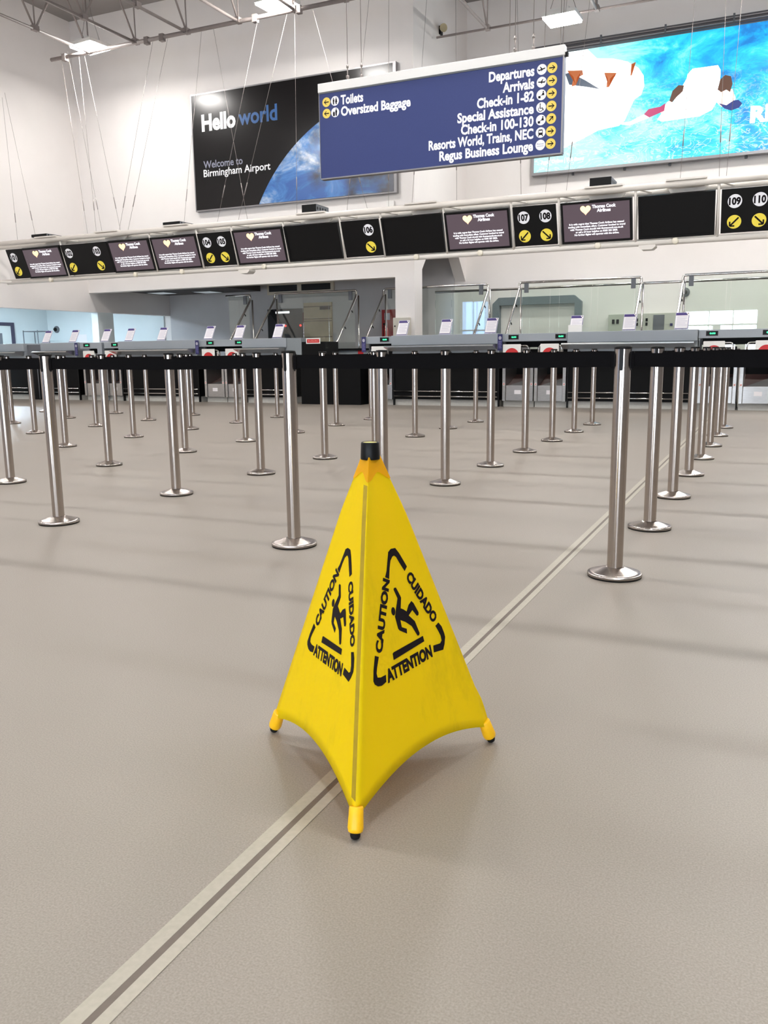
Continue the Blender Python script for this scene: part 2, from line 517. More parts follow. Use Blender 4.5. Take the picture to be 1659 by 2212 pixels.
def arc_path(pts, r, n=5):
    """polyline with rounded corners"""
    pts = [Vector(p) for p in pts]
    out = [pts[0]]
    for a, b, c in zip(pts, pts[1:], pts[2:]):
        d0 = (a - b).normalized(); d1 = (c - b).normalized()
        p0 = b + d0 * r; p1 = b + d1 * r
        for i in range(n + 1):
            t = i / n
            out.append((1 - t) ** 2 * p0 + 2 * t * (1 - t) * b + t * t * p1)
    out.append(pts[-1])
    return out

def tag(o, label=None, cat=None, group=None, kind=None):
    if label: o['label'] = label
    if cat: o['category'] = cat
    if group: o['group'] = group
    if kind: o['kind'] = kind
    return o

def thing(name, label, cat, loc=(0, 0, 0), rz=0.0, group=None):
    o = bpy.data.objects.new(name, None)
    o.empty_display_size = 0.1
    COL.objects.link(o)
    o.location = loc
    o.rotation_euler = (0, 0, rz)
    return tag(o, label, cat, group)

def copy_tree(o, parent=None):
    c = o.copy(); COL.objects.link(c)
    if parent is not None:
        c.parent = parent
    for ch in list(o.children):
        copy_tree(ch, c)
    return c

def struct(name, mb, m):
    return tag(mb.build(name, m), kind='structure')

ORD = ['first', 'second', 'third', 'fourth', 'fifth', 'sixth', 'seventh', 'eighth', 'ninth', 'tenth']
# ------------------------------------------------------------------ the hall
XL = -16.97; YP = 18.0; YB = 21.4; XS = -7.52; ZC = 9.3
struct('floor', MB().box(-26, 12, -9.2, 22.0, -0.1, 0.0), FLOOR)
# inlaid strip running towards the desks
struct('trim_1', MB().box(-0.903, -0.874, -3, 14.6, -0.01, 0.0015).box(-0.860, -0.836, -3, 14.6, -0.01, 0.0015), GUIDE)
struct('trim_2', MB().box(-0.874, -0.860, -3, 14.6, -0.01, 0.0012), GUIDED)
w = MB()
fr = frame((XL, 0, 0), (0, -1, 0), (0, 0, 1))       # looks towards +X ; u = -Y
w.prism([(9.2, 0), (-14.0, 0), (-14.0, 2.14), (-YB, 2.14), (-YB, ZC), (9.2, ZC)], frame((XL - 0.25, 0, 0), (0, -1, 0), (0, 0, 1)), 0.0, -0.25)
struct('wall_left', w, WALL)
struct('wall_back', MB().box(-26, 12, YB, YB + 0.3, 0, ZC), WALL)
# the nearer wall that carries the dark poster, open underneath, with its column
w = MB()
w.prism([(XL, 2.63), (-7.99, 2.63), (-7.99, 0), (XS, 0), (XS, ZC), (XL, ZC)], front(0, YP + 0.3, 0), 0.0, 0.3)
struct('wall_center', w, WALL)
w = MB()
w.prism([(-18.3, 0), (-18.45, 0), (-18.45, 2.81), (-18.74, 3.12), (-18.74, 3.36), (-20.87, 3.36), (-20.87, 3.3), (-21.4, 2.74), (-21.4, ZC), (-18.3, ZC)],
        frame((XS - 0.28, 0, 0), (0, -1, 0), (0, 0, 1)), 0.0, -0.28)
struct('wall_right_return', w, WALL)
struct('wall_right', MB().box(10, 10.3, -9.2, YB, 0, ZC), UNSEEN)
struct('ceiling', MB().box(-26, 12, -9.2, YB + 0.3, ZC, ZC + 0.2), CEIL)
# niche behind the desks: its shade is put into the grey walls, part of it under a low dark ceiling
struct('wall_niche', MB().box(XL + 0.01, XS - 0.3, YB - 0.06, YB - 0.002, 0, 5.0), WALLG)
struct('ceiling_low', MB().box(XL + 0.005, -13.7, YP + 0.31, YB - 0.07, 2.74, 2.9), DARKC)
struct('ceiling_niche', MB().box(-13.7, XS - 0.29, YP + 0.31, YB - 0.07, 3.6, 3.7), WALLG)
for i, (x, y) in enumerate(((-16.3, 20.2), (-15.0, 20.6))):
    t = thing('recessed_ceiling_light', ['dim recessed light panel in the low dark ceiling, nearer the left wall',
              'dim recessed light panel in the low dark ceiling, farther from the left wall'][i], 'light', (x, y, 2.74))
    MB().box(x - 0.32, x + 0.32, y - 0.32, y + 0.32, 2.722, 2.742).build('rim', GREYD, t)
    MB().box(x - 0.28, x + 0.28, y - 0.28, y + 0.28, 2.715, 2.723).build('diffuser', mat('dim_diffuser', (200, 205, 208), 0.5, emit=(210, 220, 225), estr=0.25), t)
# side room seen under the left wall
struct('wall_side_room', MB().box(-22.3, -22.0, 8, YB, 0, 2.8), WALLB)
struct('wall_side_room_back', MB().box(-22.0, XL - 0.26, YB - 0.05, YB - 0.002, 0, 2.8), WALLB)
struct('wall_side_room_near', MB().box(-22.0, XL - 0.26, 8, 8.2, 0, 2.8), WALLB)
struct('ceiling_side_room', MB().box(-22.0, XL - 0.26, 8.2, YB - 0.05, 2.8, 2.9), WHITE)
w = MB().box(-17.2, XL, 18.27, 18.87, 0, 2.139)
struct('wall_pillar', w, WALLB)
for i, (y, lab) in enumerate(((11.5, 'cool white fluorescent ceiling panel in the side room, nearer one'), (17.0, 'cool white fluorescent ceiling panel in the side room, farther one'))):
    t = thing('fluorescent_panel', lab, 'light', (-19.6, y, 2.79))
    MB().box(-20.3, -18.9, y - 0.35, y + 0.35, 2.76, 2.799).build('housing', WHITE, t)
    MB().box(-20.25, -18.95, y - 0.3, y + 0.3, 2.752, 2.761).build('diffuser', COOLM, t)
# door of the side room
d = tag(MB().box(-22.0, -21.96, 18.92, 19.80, 0, 1.98).build('door_1', mat('pale_door', (206, 214, 212), 0.5)), kind='structure')
f = MB(); f.box(-22.0, -21.93, 18.80, 18.92, 0, 2.03); f.box(-22.0, -21.93, 19.80, 19.92, 0, 2.03); f.box(-22.0, -21.93, 18.92, 19.80, 1.93, 2.03)
f.build('door_frame', mat('dark_door_frame', (62, 58, 78), 0.5), d)
MB().box(-21.96, -21.95, 19.1, 19.45, 1.0, 1.7).build('door_glazing', GREYD, d)
# daylight behind the camera: glazed entrance, with an added right-hand pane
struct('wall_front', MB().box(-26, -16.6, -9.5, -9.2, 0, ZC).box(-15.2, -4.6, -9.5, -9.2, 0, ZC).box(-1.2, 2.2, -9.5, -9.2, 0, ZC).box(6.2, 12, -9.5, -9.2, 0, ZC)
       .box(-16.6, -15.2, -9.5, -9.2, 3.8, ZC).box(-4.6, -1.2, -9.5, -9.2, 2.9, ZC).box(2.2, 6.2, -9.5, -9.2, 2.9, ZC), UNSEEN)
for n, (x0, x1, z1, m) in enumerate(((-16.6, -15.2, 3.8, DAYB), (-4.6, -1.2, 2.9, DAYM), (2.2, 6.2, 2.9, DAYM))):  # third pane is added, to light the caution sign's right face
    o = tag(MB().box(x0, x1, -9.42, -9.38, 0.02, z1).build('window_%d' % (n + 1), m), kind='structure')
    fm = MB()
    k = max(2, round((x1 - x0) / 1.1))
    for i in range(k + 1):
        xx = x0 + (x1 - x0) * i / k
        fm.box(xx - 0.035, xx + 0.035, -9.38, -9.3, 0, z1)
    fm.box(x0, x1, -9.38, -9.3, z1 - 0.08, z1); fm.box(x0, x1, -9.38, -9.3, 2.1, 2.18)
    fm.build('window_frame', GREYD, o)

# ------------------------------------------------------------------ ceiling lamps
def ceiling_lamp(x, y, z, label, rz=0.0):
    t = thing('high_bay_lamp', label, 'lamp', (x, y, z), rz)
    M = Matrix.Translation((x, y, z)) @ Matrix.Rotation(rz, 4, 'Z')
    h = MB()
    h.box(-0.34, 0.34, -0.30, 0.30, 0.02, 0.10, 0.01, M)
    h.box(-0.2, 0.2, -0.25, 0.25, 0.10, 0.16, 0.01, M)
    h.build('housing', WHITE, t)
    MB().box(-0.32, 0.32, -0.28, 0.28, -0.015, 0.021, 0, M).build('diffuser', LAMPM, t)
    c = MB()
    for s in (-0.3, 0.3):
        c.tube([M @ Vector((s, 0, 0.1)), M @ Vector((s * 0.3, 0, 0.7)), M @ Vector((0, 0, ZC - z))], 0.006, 6)
    c.build('hanging_wire', WIRE, t)
    return t
ceiling_lamp(-14.25, 15.71, 7.62, 'lit square high-bay lamp by the left wall corner, above the far end of the gantry', -0.1)
ceiling_lamp(-9.35, 15.55, 7.62, 'lit square high-bay lamp cut by the top edge, above the dark poster', -0.1)
ceiling_lamp(-4.46, 18.45, 7.5, 'lit square high-bay lamp above the right end of the blue hanging sign', -0.05)
for x in (-14.0, -9.2, -4.4, 0.4, 5.2):
    for y in (9.6, 3.9, -4.2):
        ceiling_lamp(x, y, 7.5, 'square high-bay lamp overhead outside the picture', 0, )['group'] = 'overhead lamps outside the picture'
for x, y in ((0.4, 18.45), (5.2, 18.45), (0.4, 14.6), (5.2, 14.6)):
    ceiling_lamp(x, y, 7.5, 'square high-bay lamp overhead outside the picture', 0)['group'] = 'overhead lamps outside the picture'

# ------------------------------------------------------------------ roof trusses
def joist(x, y0, z0, n, step, label, sgn=-1, dz=1.2):
    t = thing('roof_joist', label, 'truss', (x, y0, z0))
    m = MB(); yb = y0 + sgn * step * n
    m.tube([(x, y0, z0), (x, yb, z0)], 0.03, 8)
    m.build('bottom_chord', TRUSS, t)
    MB().tube([(x, y0, z0 + dz), (x, yb, z0 + dz)], 0.03, 8).build('top_chord', TRUSS, t)
    wb = MB()
    for i in range(n):
        ya = y0 + sgn * step * i; ym = ya + sgn * step * 0.5; yc = ya + sgn * step
        wb.tube([(x, ya, z0), (x, ym, z0 + dz)], 0.022, 6); wb.tube([(x, ym, z0 + dz), (x, yc, z0)], 0.022, 6)
        wb.tube([(x, ya, z0), (x, ya, z0 + dz)], 0.016, 6)
        wb.box(x - 0.05, x + 0.05, ya - 0.07, ya + 0.07, z0 - 0.03, z0 + 0.07)
    wb.build('web_bars', TRUSS, t)
jl = ['steel roof joist running out of the left corner, nearest the left wall', 'steel roof joist just right of the left corner lamp',
      'steel roof joist between the two left lamps, nearer the left one', 'steel roof joist between the two left lamps, nearer the right one',
      'steel roof joist just left of the lamp above the dark poster', 'steel roof joist just right of the lamp above the dark poster']
for x, lab in zip((-14.2, -12.9, -11.57, -10.3, -9.0, -7.9), jl):
    joist(x, 15.6, 7.5, 8, 1.5, lab)
t = thing('chord_beam', 'long steel tube below the roof joists, along the poster wall', 'beam', (-11.4, 15.6, 7.5))
MB().tube([(-15.3, 15.6, 7.5), (-6.9, 15.6, 7.5)], 0.04, 10).build('tube', TRUSS, t)
c = MB()
for x in (-12.6, -12.2, -9.9, -14.9, -8.9):
    c.box(x - 0.05, x + 0.05, 15.55, 15.65, 7.42, 7.56)
c.build('cable_clamp', TRUSS, t)
for x, lab in zip((-6.23, -3.9), ('steel roof joist with a V brace above the blue hanging sign', 'steel roof joist right of the lamp over the blue hanging sign')):
    joist(x, 19.05, 7.8, 5, 1.9, lab, dz=1.3)
t = thing('chord_beam', 'thin steel tube behind the lamp over the blue hanging sign', 'beam', (0, 19.05, 7.8))
MB().tube([(-7.4, 19.05, 7.8), (9.9, 19.05, 7.8)], 0.025, 8).build('tube', TRUSS, t)

# ------------------------------------------------------------------ pop-up caution sign
FEET = [Vector((-1.1425, 1.7604, 0)), Vector((-0.7197, 1.3952, 0)), Vector((-0.6003, 1.9294, 0))]   # left, front, right
CC = Vector((-0.8172, 1.695, 0))
cone = thing('caution_sign', 'yellow three-sided pop-up wet floor sign standing in the foreground', 'warning sign', CC)
def legtop(f):
    d = (f - CC); d.z = 0; d.normalize()
    return CC + d * 0.0185 + Vector((0, 0, 0.742))
TOPS = [legtop(f) for f in FEET]
def hem(s, w):                      # height up the panel of the concave hem, s from -1 to 1
    return 0.0945 - 0.0545 * abs(s) ** 2.1
PRINT = [
 [(-0.0386,0.4929),(-0.0302,0.5047),(-0.0128,0.5445),(-0.0021,0.5497),(0.0136,0.5487),(0.0246,0.5347),(0.0445,0.4998),(0.034,0.4916),(0.0192,0.5153),(0.012,0.5282),(0.0053,0.5331),(-0.0017,0.5318),(-0.0103,0.5246),(-0.0175,0.51),(-0.0261,0.4864)],
 [(0.1265,0.3474),(0.1354,0.3361),(0.1411,0.3189),(0.1426,0.3081),(0.1356,0.2926),(0.1271,0.2812),(0.0906,0.2853),(0.0928,0.3011),(0.12,0.2988),(0.1275,0.3036),(0.1265,0.316),(0.119,0.3319),(0.1131,0.3429)],
 [(-0.1196,0.3389),(-0.1328,0.31),(-0.1393,0.2887),(-0.1365,0.2808),(-0.1272,0.2738),(-0.1142,0.2712),(-0.0969,0.2743),(-0.0941,0.2892),(-0.1131,0.289),(-0.1235,0.2922),(-0.1248,0.3013),(-0.1198,0.3123),(-0.1075,0.3329)],
 [(-0.0576,0.3253),(-0.0539,0.3274),(0.0604,0.333),(0.0619,0.3201),(-0.0583,0.3113)],
 [(-0.0162,0.4596),(-0.014,0.4631),(-0.0074,0.4627),(-0.0039,0.4559),(0.003,0.442),(0.0051,0.4366),(-0.0028,0.414),(0.0062,0.4093),(0.0172,0.4016),(0.0282,0.4145),(0.0402,0.4204),(0.0463,0.4142),(0.0591,0.3893),(0.0576,0.3838),(0.0516,0.3828),(0.0381,0.4001),(0.0218,0.3914),(0.0404,0.3732),(0.0503,0.343),(0.0477,0.3387),(0.042,0.3386),(0.0269,0.3652),(0.0064,0.3805),(-0.0108,0.3892),(-0.01,0.3726),(0.0068,0.3643),(0.005,0.3538),(-0.019,0.3674),(-0.023,0.3721),(-0.0271,0.4007),(-0.0184,0.418),(-0.0075,0.438)]]
for a, b in ((0, 1), (1, 2), (2, 0)):
    A, B, TA, TB = FEET[a], FEET[b], TOPS[a], TOPS[b]
    o = (A + B) / 2
    u = (B - A).normalized()
    v = ((TA + TB) / 2 - o); H = v.length; v.normalize()
    F = frame(o, u, v)
    c3 = 3 - a - b
    nrm = u.cross(v)
    ops = [q for q in range(3) if q != a and q != b][0]
    oo = (B + FEET[ops]) / 2; uu = (FEET[ops] - B).normalized(); vv_ = ((TB + TOPS[ops]) / 2 - oo).normalized()
    phi = nrm.angle(uu.cross(vv_))
    EXT = 0.0065 * math.tan(phi / 2)
    wb, wt = (B - A).length / 2, (TB - TA).length / 2
    half = lambda y: wb + (wt - wb) * y / H
    bulge = lambda x, y: -0.004 * (1 - (x / max(half(y), 1e-3)) ** 2) * max(0, 1 - abs(y - 0.35) / 0.45)
    tau = lambda y: 1.0 - 0.72 * max(0.0, min(1.0, (y - H + 0.13) / 0.13))
    # fabric panel: a grid from collar to hem
    m = MB(); NX, NY = 28, 26
    grid = []
    for i in range(NX + 1):
        s = -1 + 2 * i / NX
        colv = []
        for j in range(NY + 1):
            y = hem(s, wb) + (H - hem(s, wb)) * j / NY
            hw = half(y) + EXT * tau(y)
            x = s * hw
            rag = 0.0
            if a == 1 and i >= NX - 1 and 0.09 < y < 0.19:
                rag = 0.006 * math.sin(y * 190)
            colv.append(m.bm.verts.new(F(x - rag, y, 0.0065 * tau(y) + bulge(x, y))))
        grid.append(colv)
    for i in range(NX):
        for j in range(NY):
            f = m.bm.faces.new([grid[i][j], grid[i + 1][j], grid[i + 1][j + 1], grid[i][j + 1]]); f.smooth = True
    panel = m.build('fabric_panel', FABRIC, cone)
    sf = panel.modifiers.new('thickness', 'SOLIDIFY'); sf.thickness = 0.0012; sf.offset = -1
    on = lambda x, y, d=0.0: F(x, y, 0.0068 + bulge(x, y) + d)
    p = MB()
    for poly in PRINT:
        # the ink follows the slightly bowed cloth
        p.prism(poly, on, 0, 0.0006)
    p.disc(-0.0306, 0.4141, 0.0073, on, 0.0006, 20, 0.0093)
    p.text('ATTENTION', -0.0925, 0.2712, 0.0255, on, 0.0006, width=0.176, rot=0.045, bold=0.055)
    p.text('CAUTION', -0.0957, 0.3365, 0.0215, on, 0.0006, width=0.163, rot=math.radians(64.6), bold=0.055)
    p.text('CUIDADO', 0.0345, 0.4775, 0.0225, on, 0.0006, width=0.146, rot=math.radians(-60.5), bold=0.055)
    p.build('caution_print', BPRINT, panel)
    # reinforced yoke below the collar with a wavy stitched edge
    y0 = MB(); n = 20
    lo, hi = [], []
    for i in range(n + 1):
        s = -1 + 2 * i / n
        yl = H - 0.0435 + 0.0095 * math.cos(s * PI)
        lo.append(y0.bm.verts.new(F(s * (half(yl) + EXT * tau(yl) + 0.0015), yl, 0.0065 * tau(yl) + 0.0013)))
        hi.append(y0.bm.verts.new(F(s * (half(H) + EXT * tau(H) + 0.0015), H + 0.001, 0.0065 * tau(H) + 0.0013)))
    for i in range(n):
        f = y0.bm.faces.new([lo[i], lo[i + 1], hi[i + 1], hi[i]]); f.smooth = True
    y0.build('yoke', YOKE, panel)
    # strip along one pole, painted olive for the pole's shade through the cloth
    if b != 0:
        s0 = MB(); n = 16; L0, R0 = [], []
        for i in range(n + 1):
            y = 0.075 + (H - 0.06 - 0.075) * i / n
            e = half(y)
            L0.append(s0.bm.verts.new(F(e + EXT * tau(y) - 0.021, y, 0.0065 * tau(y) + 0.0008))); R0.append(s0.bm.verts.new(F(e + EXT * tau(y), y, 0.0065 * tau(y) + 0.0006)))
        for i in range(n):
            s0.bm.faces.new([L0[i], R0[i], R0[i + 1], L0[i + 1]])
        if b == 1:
            s0.build('pole_shade_strip', POLE_SHADE, panel)
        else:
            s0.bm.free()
for f, tp in zip(FEET, TOPS):
    d = (f - tp).normalized()
    ins = (CC - f); ins.z = 0; ins.normalize()
    leg = MB().tube([tp + d * 0.01 + ins * 0.006, f - d * 0.05 + ins * 0.007, f - d * 0.03], 0.0045, 10).build('pole', GREYD, cone)
    b0 = f - d * 0.066; b1 = f - d * 0.014
    q = MB()
    q.tube([b0, b0 + d * 0.003, b0 + d * 0.02, b1 - d * 0.010, b1 - d * 0.003, b1], 0.016, 18, True, [0.0135, 0.015, 0.0155, 0.0165, 0.015, 0.011])
    boot = q.build('foot_boot', BOOT, cone)
    MB().tube([b1 - d * 0.004, b1 + d * 0.006, b1 + d * 0.0105, b1 + d * 0.0125], 0.01, 14, True, [0.0105, 0.0105, 0.0085, 0.004]).build('rubber_tip', RUBBER, boot)
q = MB()
q.lathe([(0.0, 0.770), (0.0170, 0.770), (0.0176, 0.7755), (0.0190, 0.7755), (0.0203, 0.773), (0.0216, 0.7400), (0.0210, 0.7370), (0.0, 0.7370)], CC.x, CC.y, 0, 40)
cap = q.build('collar_cap', BLACK, cone)
MB().lathe([(0.0, 0.7745), (0.0155, 0.7745), (0.0168, 0.770)], CC.x, CC.y, 0, 32).build('cap_disc', mat('pale_yellow_cap', (236, 220, 130), 0.5), cap)

# ------------------------------------------------------------------ queue barrier posts
def make_post():
    t = thing('barrier_post', 'post', 'barrier post', (0, 0, 0))
    MB().lathe([(0.0, 0.0), (0.1145, 0.0), (0.1145, 0.006), (0.0, 0.006)], seg=48).build('rubber_ring', RUBBER, t)
    MB().lathe([(0.0, 0.006), (0.1165, 0.006), (0.1165, 0.0155), (0.115, 0.018), (0.100, 0.0225), (0.045, 0.0405), (0.036, 0.043), (0.0, 0.043)], seg=64).build('base_plate', STEEL_BASE, t)
    MB().lathe([(0.0335, 0.04), (0.0335, 0.978)], seg=40).build('pole', STEEL_POLE, t)
    h = MB()
    h.lathe([(0.0, 0.972), (0.0335, 0.972), (0.0355, 0.974), (0.036, 0.980), (0.034, 0.985), (0.0, 0.986)], seg=40)
    head = h.build('head_cap', BLACK, t)
    for k in range(4):
        s = MB()
        a = k * PI / 2
        F = frame((0.0325 * math.cos(a), 0.0325 * math.sin(a), 0.932), (-math.sin(a), math.cos(a), 0), (0, 0, 1))
        pts = [(0.0075, 0.05), (-0.0075, 0.05)] + [(-0.0075 * math.cos(q * PI / 8), -0.04 - 0.0075 * math.sin(q * PI / 8)) for q in range(9)]
        s.prism(pts, F, -0.004, 0.0022)
        s.build('belt_slot', BLACK, t)
    return t
post0 = make_post()
BX, BY = 1.615, 1.096
def belt_mesh():
    m = MB(); n = 10
    prev = None
    for i in range(n + 1):
        x = 0.034 + (BX - 0.068) * i / n
        sag = -0.006 * (1 - (2 * i / n - 1) ** 2)
        ring = [m.bm.verts.new((x, dy, z + sag)) for dy, z in ((-0.0012, 0.900), (0.0012, 0.900), (0.0012, 0.956), (-0.0012, 0.956))]
        if prev:
            for k in range(4):
                l = (k + 1) % 4
                m.bm.faces.new([prev[k], prev[l], ring[l], ring[k]])
        else:
            m.bm.faces.new(ring)
        prev = ring
    m.bm.faces.new(prev[::-1])
    m.box(0.033, 0.047, -0.0085, 0.0085, 0.893, 0.962, 0.002)
    m.box(BX - 0.047, BX - 0.033, -0.0085, 0.0085, 0.893, 0.962, 0.002)
    return m
belt_post = copy_tree(post0)
belt_mesh().build('belt', BELT, belt_post)
rows = {0: range(-1, 4), 1: range(-1, 5), 2: range(-1, 5), 3: range(-1, 6), 4: range(-1, 7), 5: range(-1, 8), 6: range(-1, 8), 7: range(-1, 8)}
ROWN = ['front belt row', 'second belt row', 'third belt row', 'fourth belt row', 'fifth belt row', 'sixth belt row', 'seventh belt row', 'back belt row']
used = {'a': False, 'b': False}
for k in range(8):
    for j in rows[k]:
        x, y = -0.6 - BX * j, 3.68 + BY * k
        src, key = (post0, 'a') if j == -1 else (belt_post, 'b')
        if used[key]:
            o = copy_tree(src)
        else:
            o = src; used[key] = True
        o.location = (x, y, 0)
        if j == -1:
            lab = 'brushed steel belt post just outside the picture, right end of the %s' % ROWN[k]
        elif j == 0:
            lab = 'brushed steel belt post in the right-hand column by the floor strip, %s' % ROWN[k]
        else:
            lab = 'brushed steel belt post, %s, %s left of the right-hand column' % (ROWN[k], ORD[j - 1])
        if (k, j) == (1, 1): lab = 'brushed steel belt post whose foot hides behind the yellow sign, second belt row'
        if (k, j) == (0, 0): lab = 'nearest and tallest-looking brushed steel belt post, right of the yellow sign'
        if (k, j) == (0, 1): lab = 'brushed steel belt post just left behind the yellow sign, front belt row'
        tag(o, lab, 'barrier post', 'queue barrier posts')
# ------------------------------------------------------------------ check-in desks
YD = 14.55
def desk(x0, x1, label, shelf=True, side=None):
    t = thing('check_in_desk', label, 'desk', ((x0 + x1) / 2, YD + 0.4, 0))
    m = MB().box(x0, x1, YD, YD + 0.75, 1.095, 1.272, 0.006).box(x0, x1, YD + 0.05, YD + 0.75, 0.72, 1.095)
    m.build('counter_body', GREY, t)
    if shelf:
        s = MB()
        s.prism([(0, 1.072), (0.0, 1.088), (-0.20, 1.088), (-0.235, 1.076), (-0.235, 1.062), (0.0, 0.99)], frame((x0 - 0.05, YD, 0), (0, 1, 0), (0, 0, 1)), 0, x1 - x0 + 0.02)
        s.build('bag_shelf', STEEL, t)
    MB().box(x0, x1, YD + 0.08, YD + 0.7, 0.115, 0.72).build('front_panel', BLACKP, t)
    MB().box(x0 + 0.01, x1 - 0.01, YD + 0.12, YD + 0.7, 0.0, 0.115).build('plinth', PLINTH, t)
    for z in (0.262, 0.170):
        b = MB().tube([(x0 + 0.02, YD + 0.055, z), (x1 - 0.03, YD + 0.055, z)], 0.0125, 8)
        b.build('kick_rail', CHROME, t)
    for x in (x0 + 0.012, x1 - 0.012):
        MB().box(x - 0.012, x + 0.012, YD + 0.06, YD + 0.11, 0.0, 0.72).build('end_leg', BLACK, t)
    return t
desk(-18.3, -15.79, 'grey check-in desk with chrome bag shelf, farthest left')
desk(-15.27, -14.25, 'short grey check-in desk with chrome bag shelf below counter number-101')
desk(-13.01, -10.97, 'grey check-in desk with chrome bag shelf, between signs-103-and-104')
d3 = desk(-9.83, -8.80, 'grey check-in desk with chrome bag shelf, left of the black kiosk')
MB().box(-8.80, -8.47, YD + 0.02, YD + 0.7, 0.9, 1.268, 0.004).build('side_panel', mat('side_grey', (132, 138, 142), 0.5, noise=0.05, nscale=120), d3)
desk(-6.55, -4.50, 'grey check-in desk with chrome bag shelf in front of the white column')
desk(-3.30, -1.23, 'grey check-in desk with chrome bag shelf, rightmost of the row')

def conveyor(xa, xb, label, board=True, tall=True):
    """baggage take-in: stainless cheeks, dark throat with a sloping belt, sheet front"""
    w = xb - xa
    t = thing('baggage_conveyor', label, 'conveyor', ((xa + xb) / 2, YD + 0.4, 0))
    for x in (xa, xb - 0.055):
        c = MB().box(x, x + 0.055, YD + 0.06, YD + 0.95, 0.105, 0.93, 0.004)
        ch = c.build('side_cheek', STEEL, t)
        f = front(x + 0.0275, YD + 0.058, 0.40)
        MB().prism(rect(-0.02, 0.02, -0.022, 0.022), f, 0, 0.001).build('warning_label', WHITE, ch)
        MB().prism([(-0.014, -0.014), (-0.006, -0.016), (0.015, 0.012), (0.008, 0.016)], f, 0.0012, 0.0016).prism([(-0.014, 0.012), (-0.010, 0.016), (0.015, -0.012), (0.010, -0.016)], f, 0.0012, 0.0016).build('warning_mark', RED, ch)
    fp = MB().box(xa + 0.06, xb - 0.06, YD + 0.08, YD + 0.12, 0.11, 0.375, 0.003).build('front_sheet', STEEL, t)
    MB().prism(rect(-0.06, 0.06, -0.035, 0.035), front((xa + xb) / 2, YD + 0.078, 0.26), 0, 0.001).build('rating_label', PAPER, fp)
    b = MB()
    F = frame((xa + 0.06, YD + 0.12, 0.36), (1, 0, 0), (0, 1.0, 0.30))
    b.prism(rect(0, w - 0.12, 0, 2.1), F, -0.03, 0.0)
    b.build('belt', CONV, t)
    MB().prism([(0, 0.0), (w - 0.12, 0.0), (w - 0.12, 0.55)], F, 0.001, 0.004).build('grey_wedge', CONVG, t)  # grey triangle over the lower part of the belt
    MB().box(xa + 0.056, xb - 0.056, YD + 0.75, YD + 0.80, 0.55, 1.0).build('throat_back', BLACKP, t)  # black sheet across the back of the throat
    MB().box(xa, xb, YD + 0.14, YD + 0.9, 0.0, 0.105).build('plinth', PLINTH, t)
    if board:
        g = MB()
        cx = (xa + xb) / 2
        g.tube(arc_path([(xa + 0.08, YD + 0.03, 0.80), (xa + 0.08, YD + 0.03, 1.06), (xb - 0.08, YD + 0.03, 1.06), (xb - 0.08, YD + 0.03, 0.80)], 0.06), 0.013, 10)
        g.box(xa + 0.055, xb - 0.055, YD + 0.045, YD + 0.06, 0.80, 1.03)
        g.build('gate_hoop', CHROME, t)
    return t

def closed_board(cx, label, flip=1):
    t = thing('closed_board', label, 'sign', (cx, YD + 0.01, 0.82))
    F = front(cx, YD + 0.012, 0.90)
    bd = MB().prism(rrect(-0.16, 0.16, -0.14, 0.185, 0.012), F, 0.0, 0.006).build('board', WHITE, t)
    MB().disc(0.0, -0.005, 0.125, F, 0.0075, 40).build('red_disc', RED, t)
    MB().prism(rect(-0.085, 0.085, -0.035, 0.0), F, 0.008, 0.009).build('white_bar', WHITE, t)
    return t

def beam(x0, x1, displays, label):
    t = thing('display_beam', label, 'beam', ((x0 + x1) / 2, YD + 0.2, 1.2))
    MB().box(x0, x1, YD + 0.03, YD + 0.36, 1.13, 1.262, 0.006).build('beam_body', GREY, t)
    for x in (x0 + 0.02, x1 - 0.02):
        MB().box(x - 0.015, x + 0.015, YD + 0.30, YD + 0.36, 0.0, 1.14).build('support', GREYD, t)
    MB().box(x0 + 0.04, x1 - 0.04, YD + 0.3, YD + 0.33, 1.03, 1.13).build('shadow_gap_panel', BLACKP, t)
    for x in displays:
        F = front(x, YD + 0.03, 1.205)
        b = MB().prism(rrect(-0.098, 0.098, -0.045, 0.045, 0.006), F, 0.0, 0.004).build('weight_display', FRAMEG, t)
        MB().prism(rect(-0.088, 0.088, -0.037, 0.037), F, 0.0045, 0.008).build('display_window', BLACK, b)
        MB().text('0.00', -0.034, -0.014, 0.028, F, 0.009, width=0.085, bold=0.03).prism(rect(-0.036, 0.05, -0.006, 0.006), F, 0.0088, 0.0089).build('digits', GREEN, b)
    return t
cb = 'baggage conveyor with stainless cheeks and a dark throat, '
conveyor(-14.10, -13.62, cb + 'below sign-102')
conveyor(-13.46, -13.03, cb + 'below sign-103')
conveyor(-10.83, -10.34, cb + 'below sign-104')
conveyor(-10.32, -9.85, cb + 'below sign-105')
conveyor(-7.04, -6.57, cb + 'below sign-106, beside the black kiosk')
conveyor(-4.44, -3.89, cb + 'below sign-107')
conveyor(-3.87, -3.32, cb + 'below sign-108')
conveyor(-1.19, -0.62, cb + 'below sign-109')
conveyor(-0.58, -0.02, cb + 'below sign-110 at the right edge')
beam(-14.12, -13.62, [-13.92], 'short grey beam with one green weight display, below sign-102')
beam(-13.43, -13.03, [-13.13], 'short grey beam with one green weight display, below sign-103')
beam(-10.95, -9.84, [-10.62, -9.92], 'grey beam with two green weight displays below signs-104-and-105')
beam(-7.16, -6.56, [-6.70], 'grey beam with one green weight display right of the black kiosk')
beam(-4.49, -3.31, [-4.24, -3.42], 'grey beam with two green weight displays below signs-107-and-108')
beam(-1.22, 0.1, [-1.02, -0.20], 'grey beam with two green weight displays at the right edge')
wb_ = 'white board with a red no-entry disc '
closed_board(-13.86, wb_ + 'on the conveyor below sign-102')
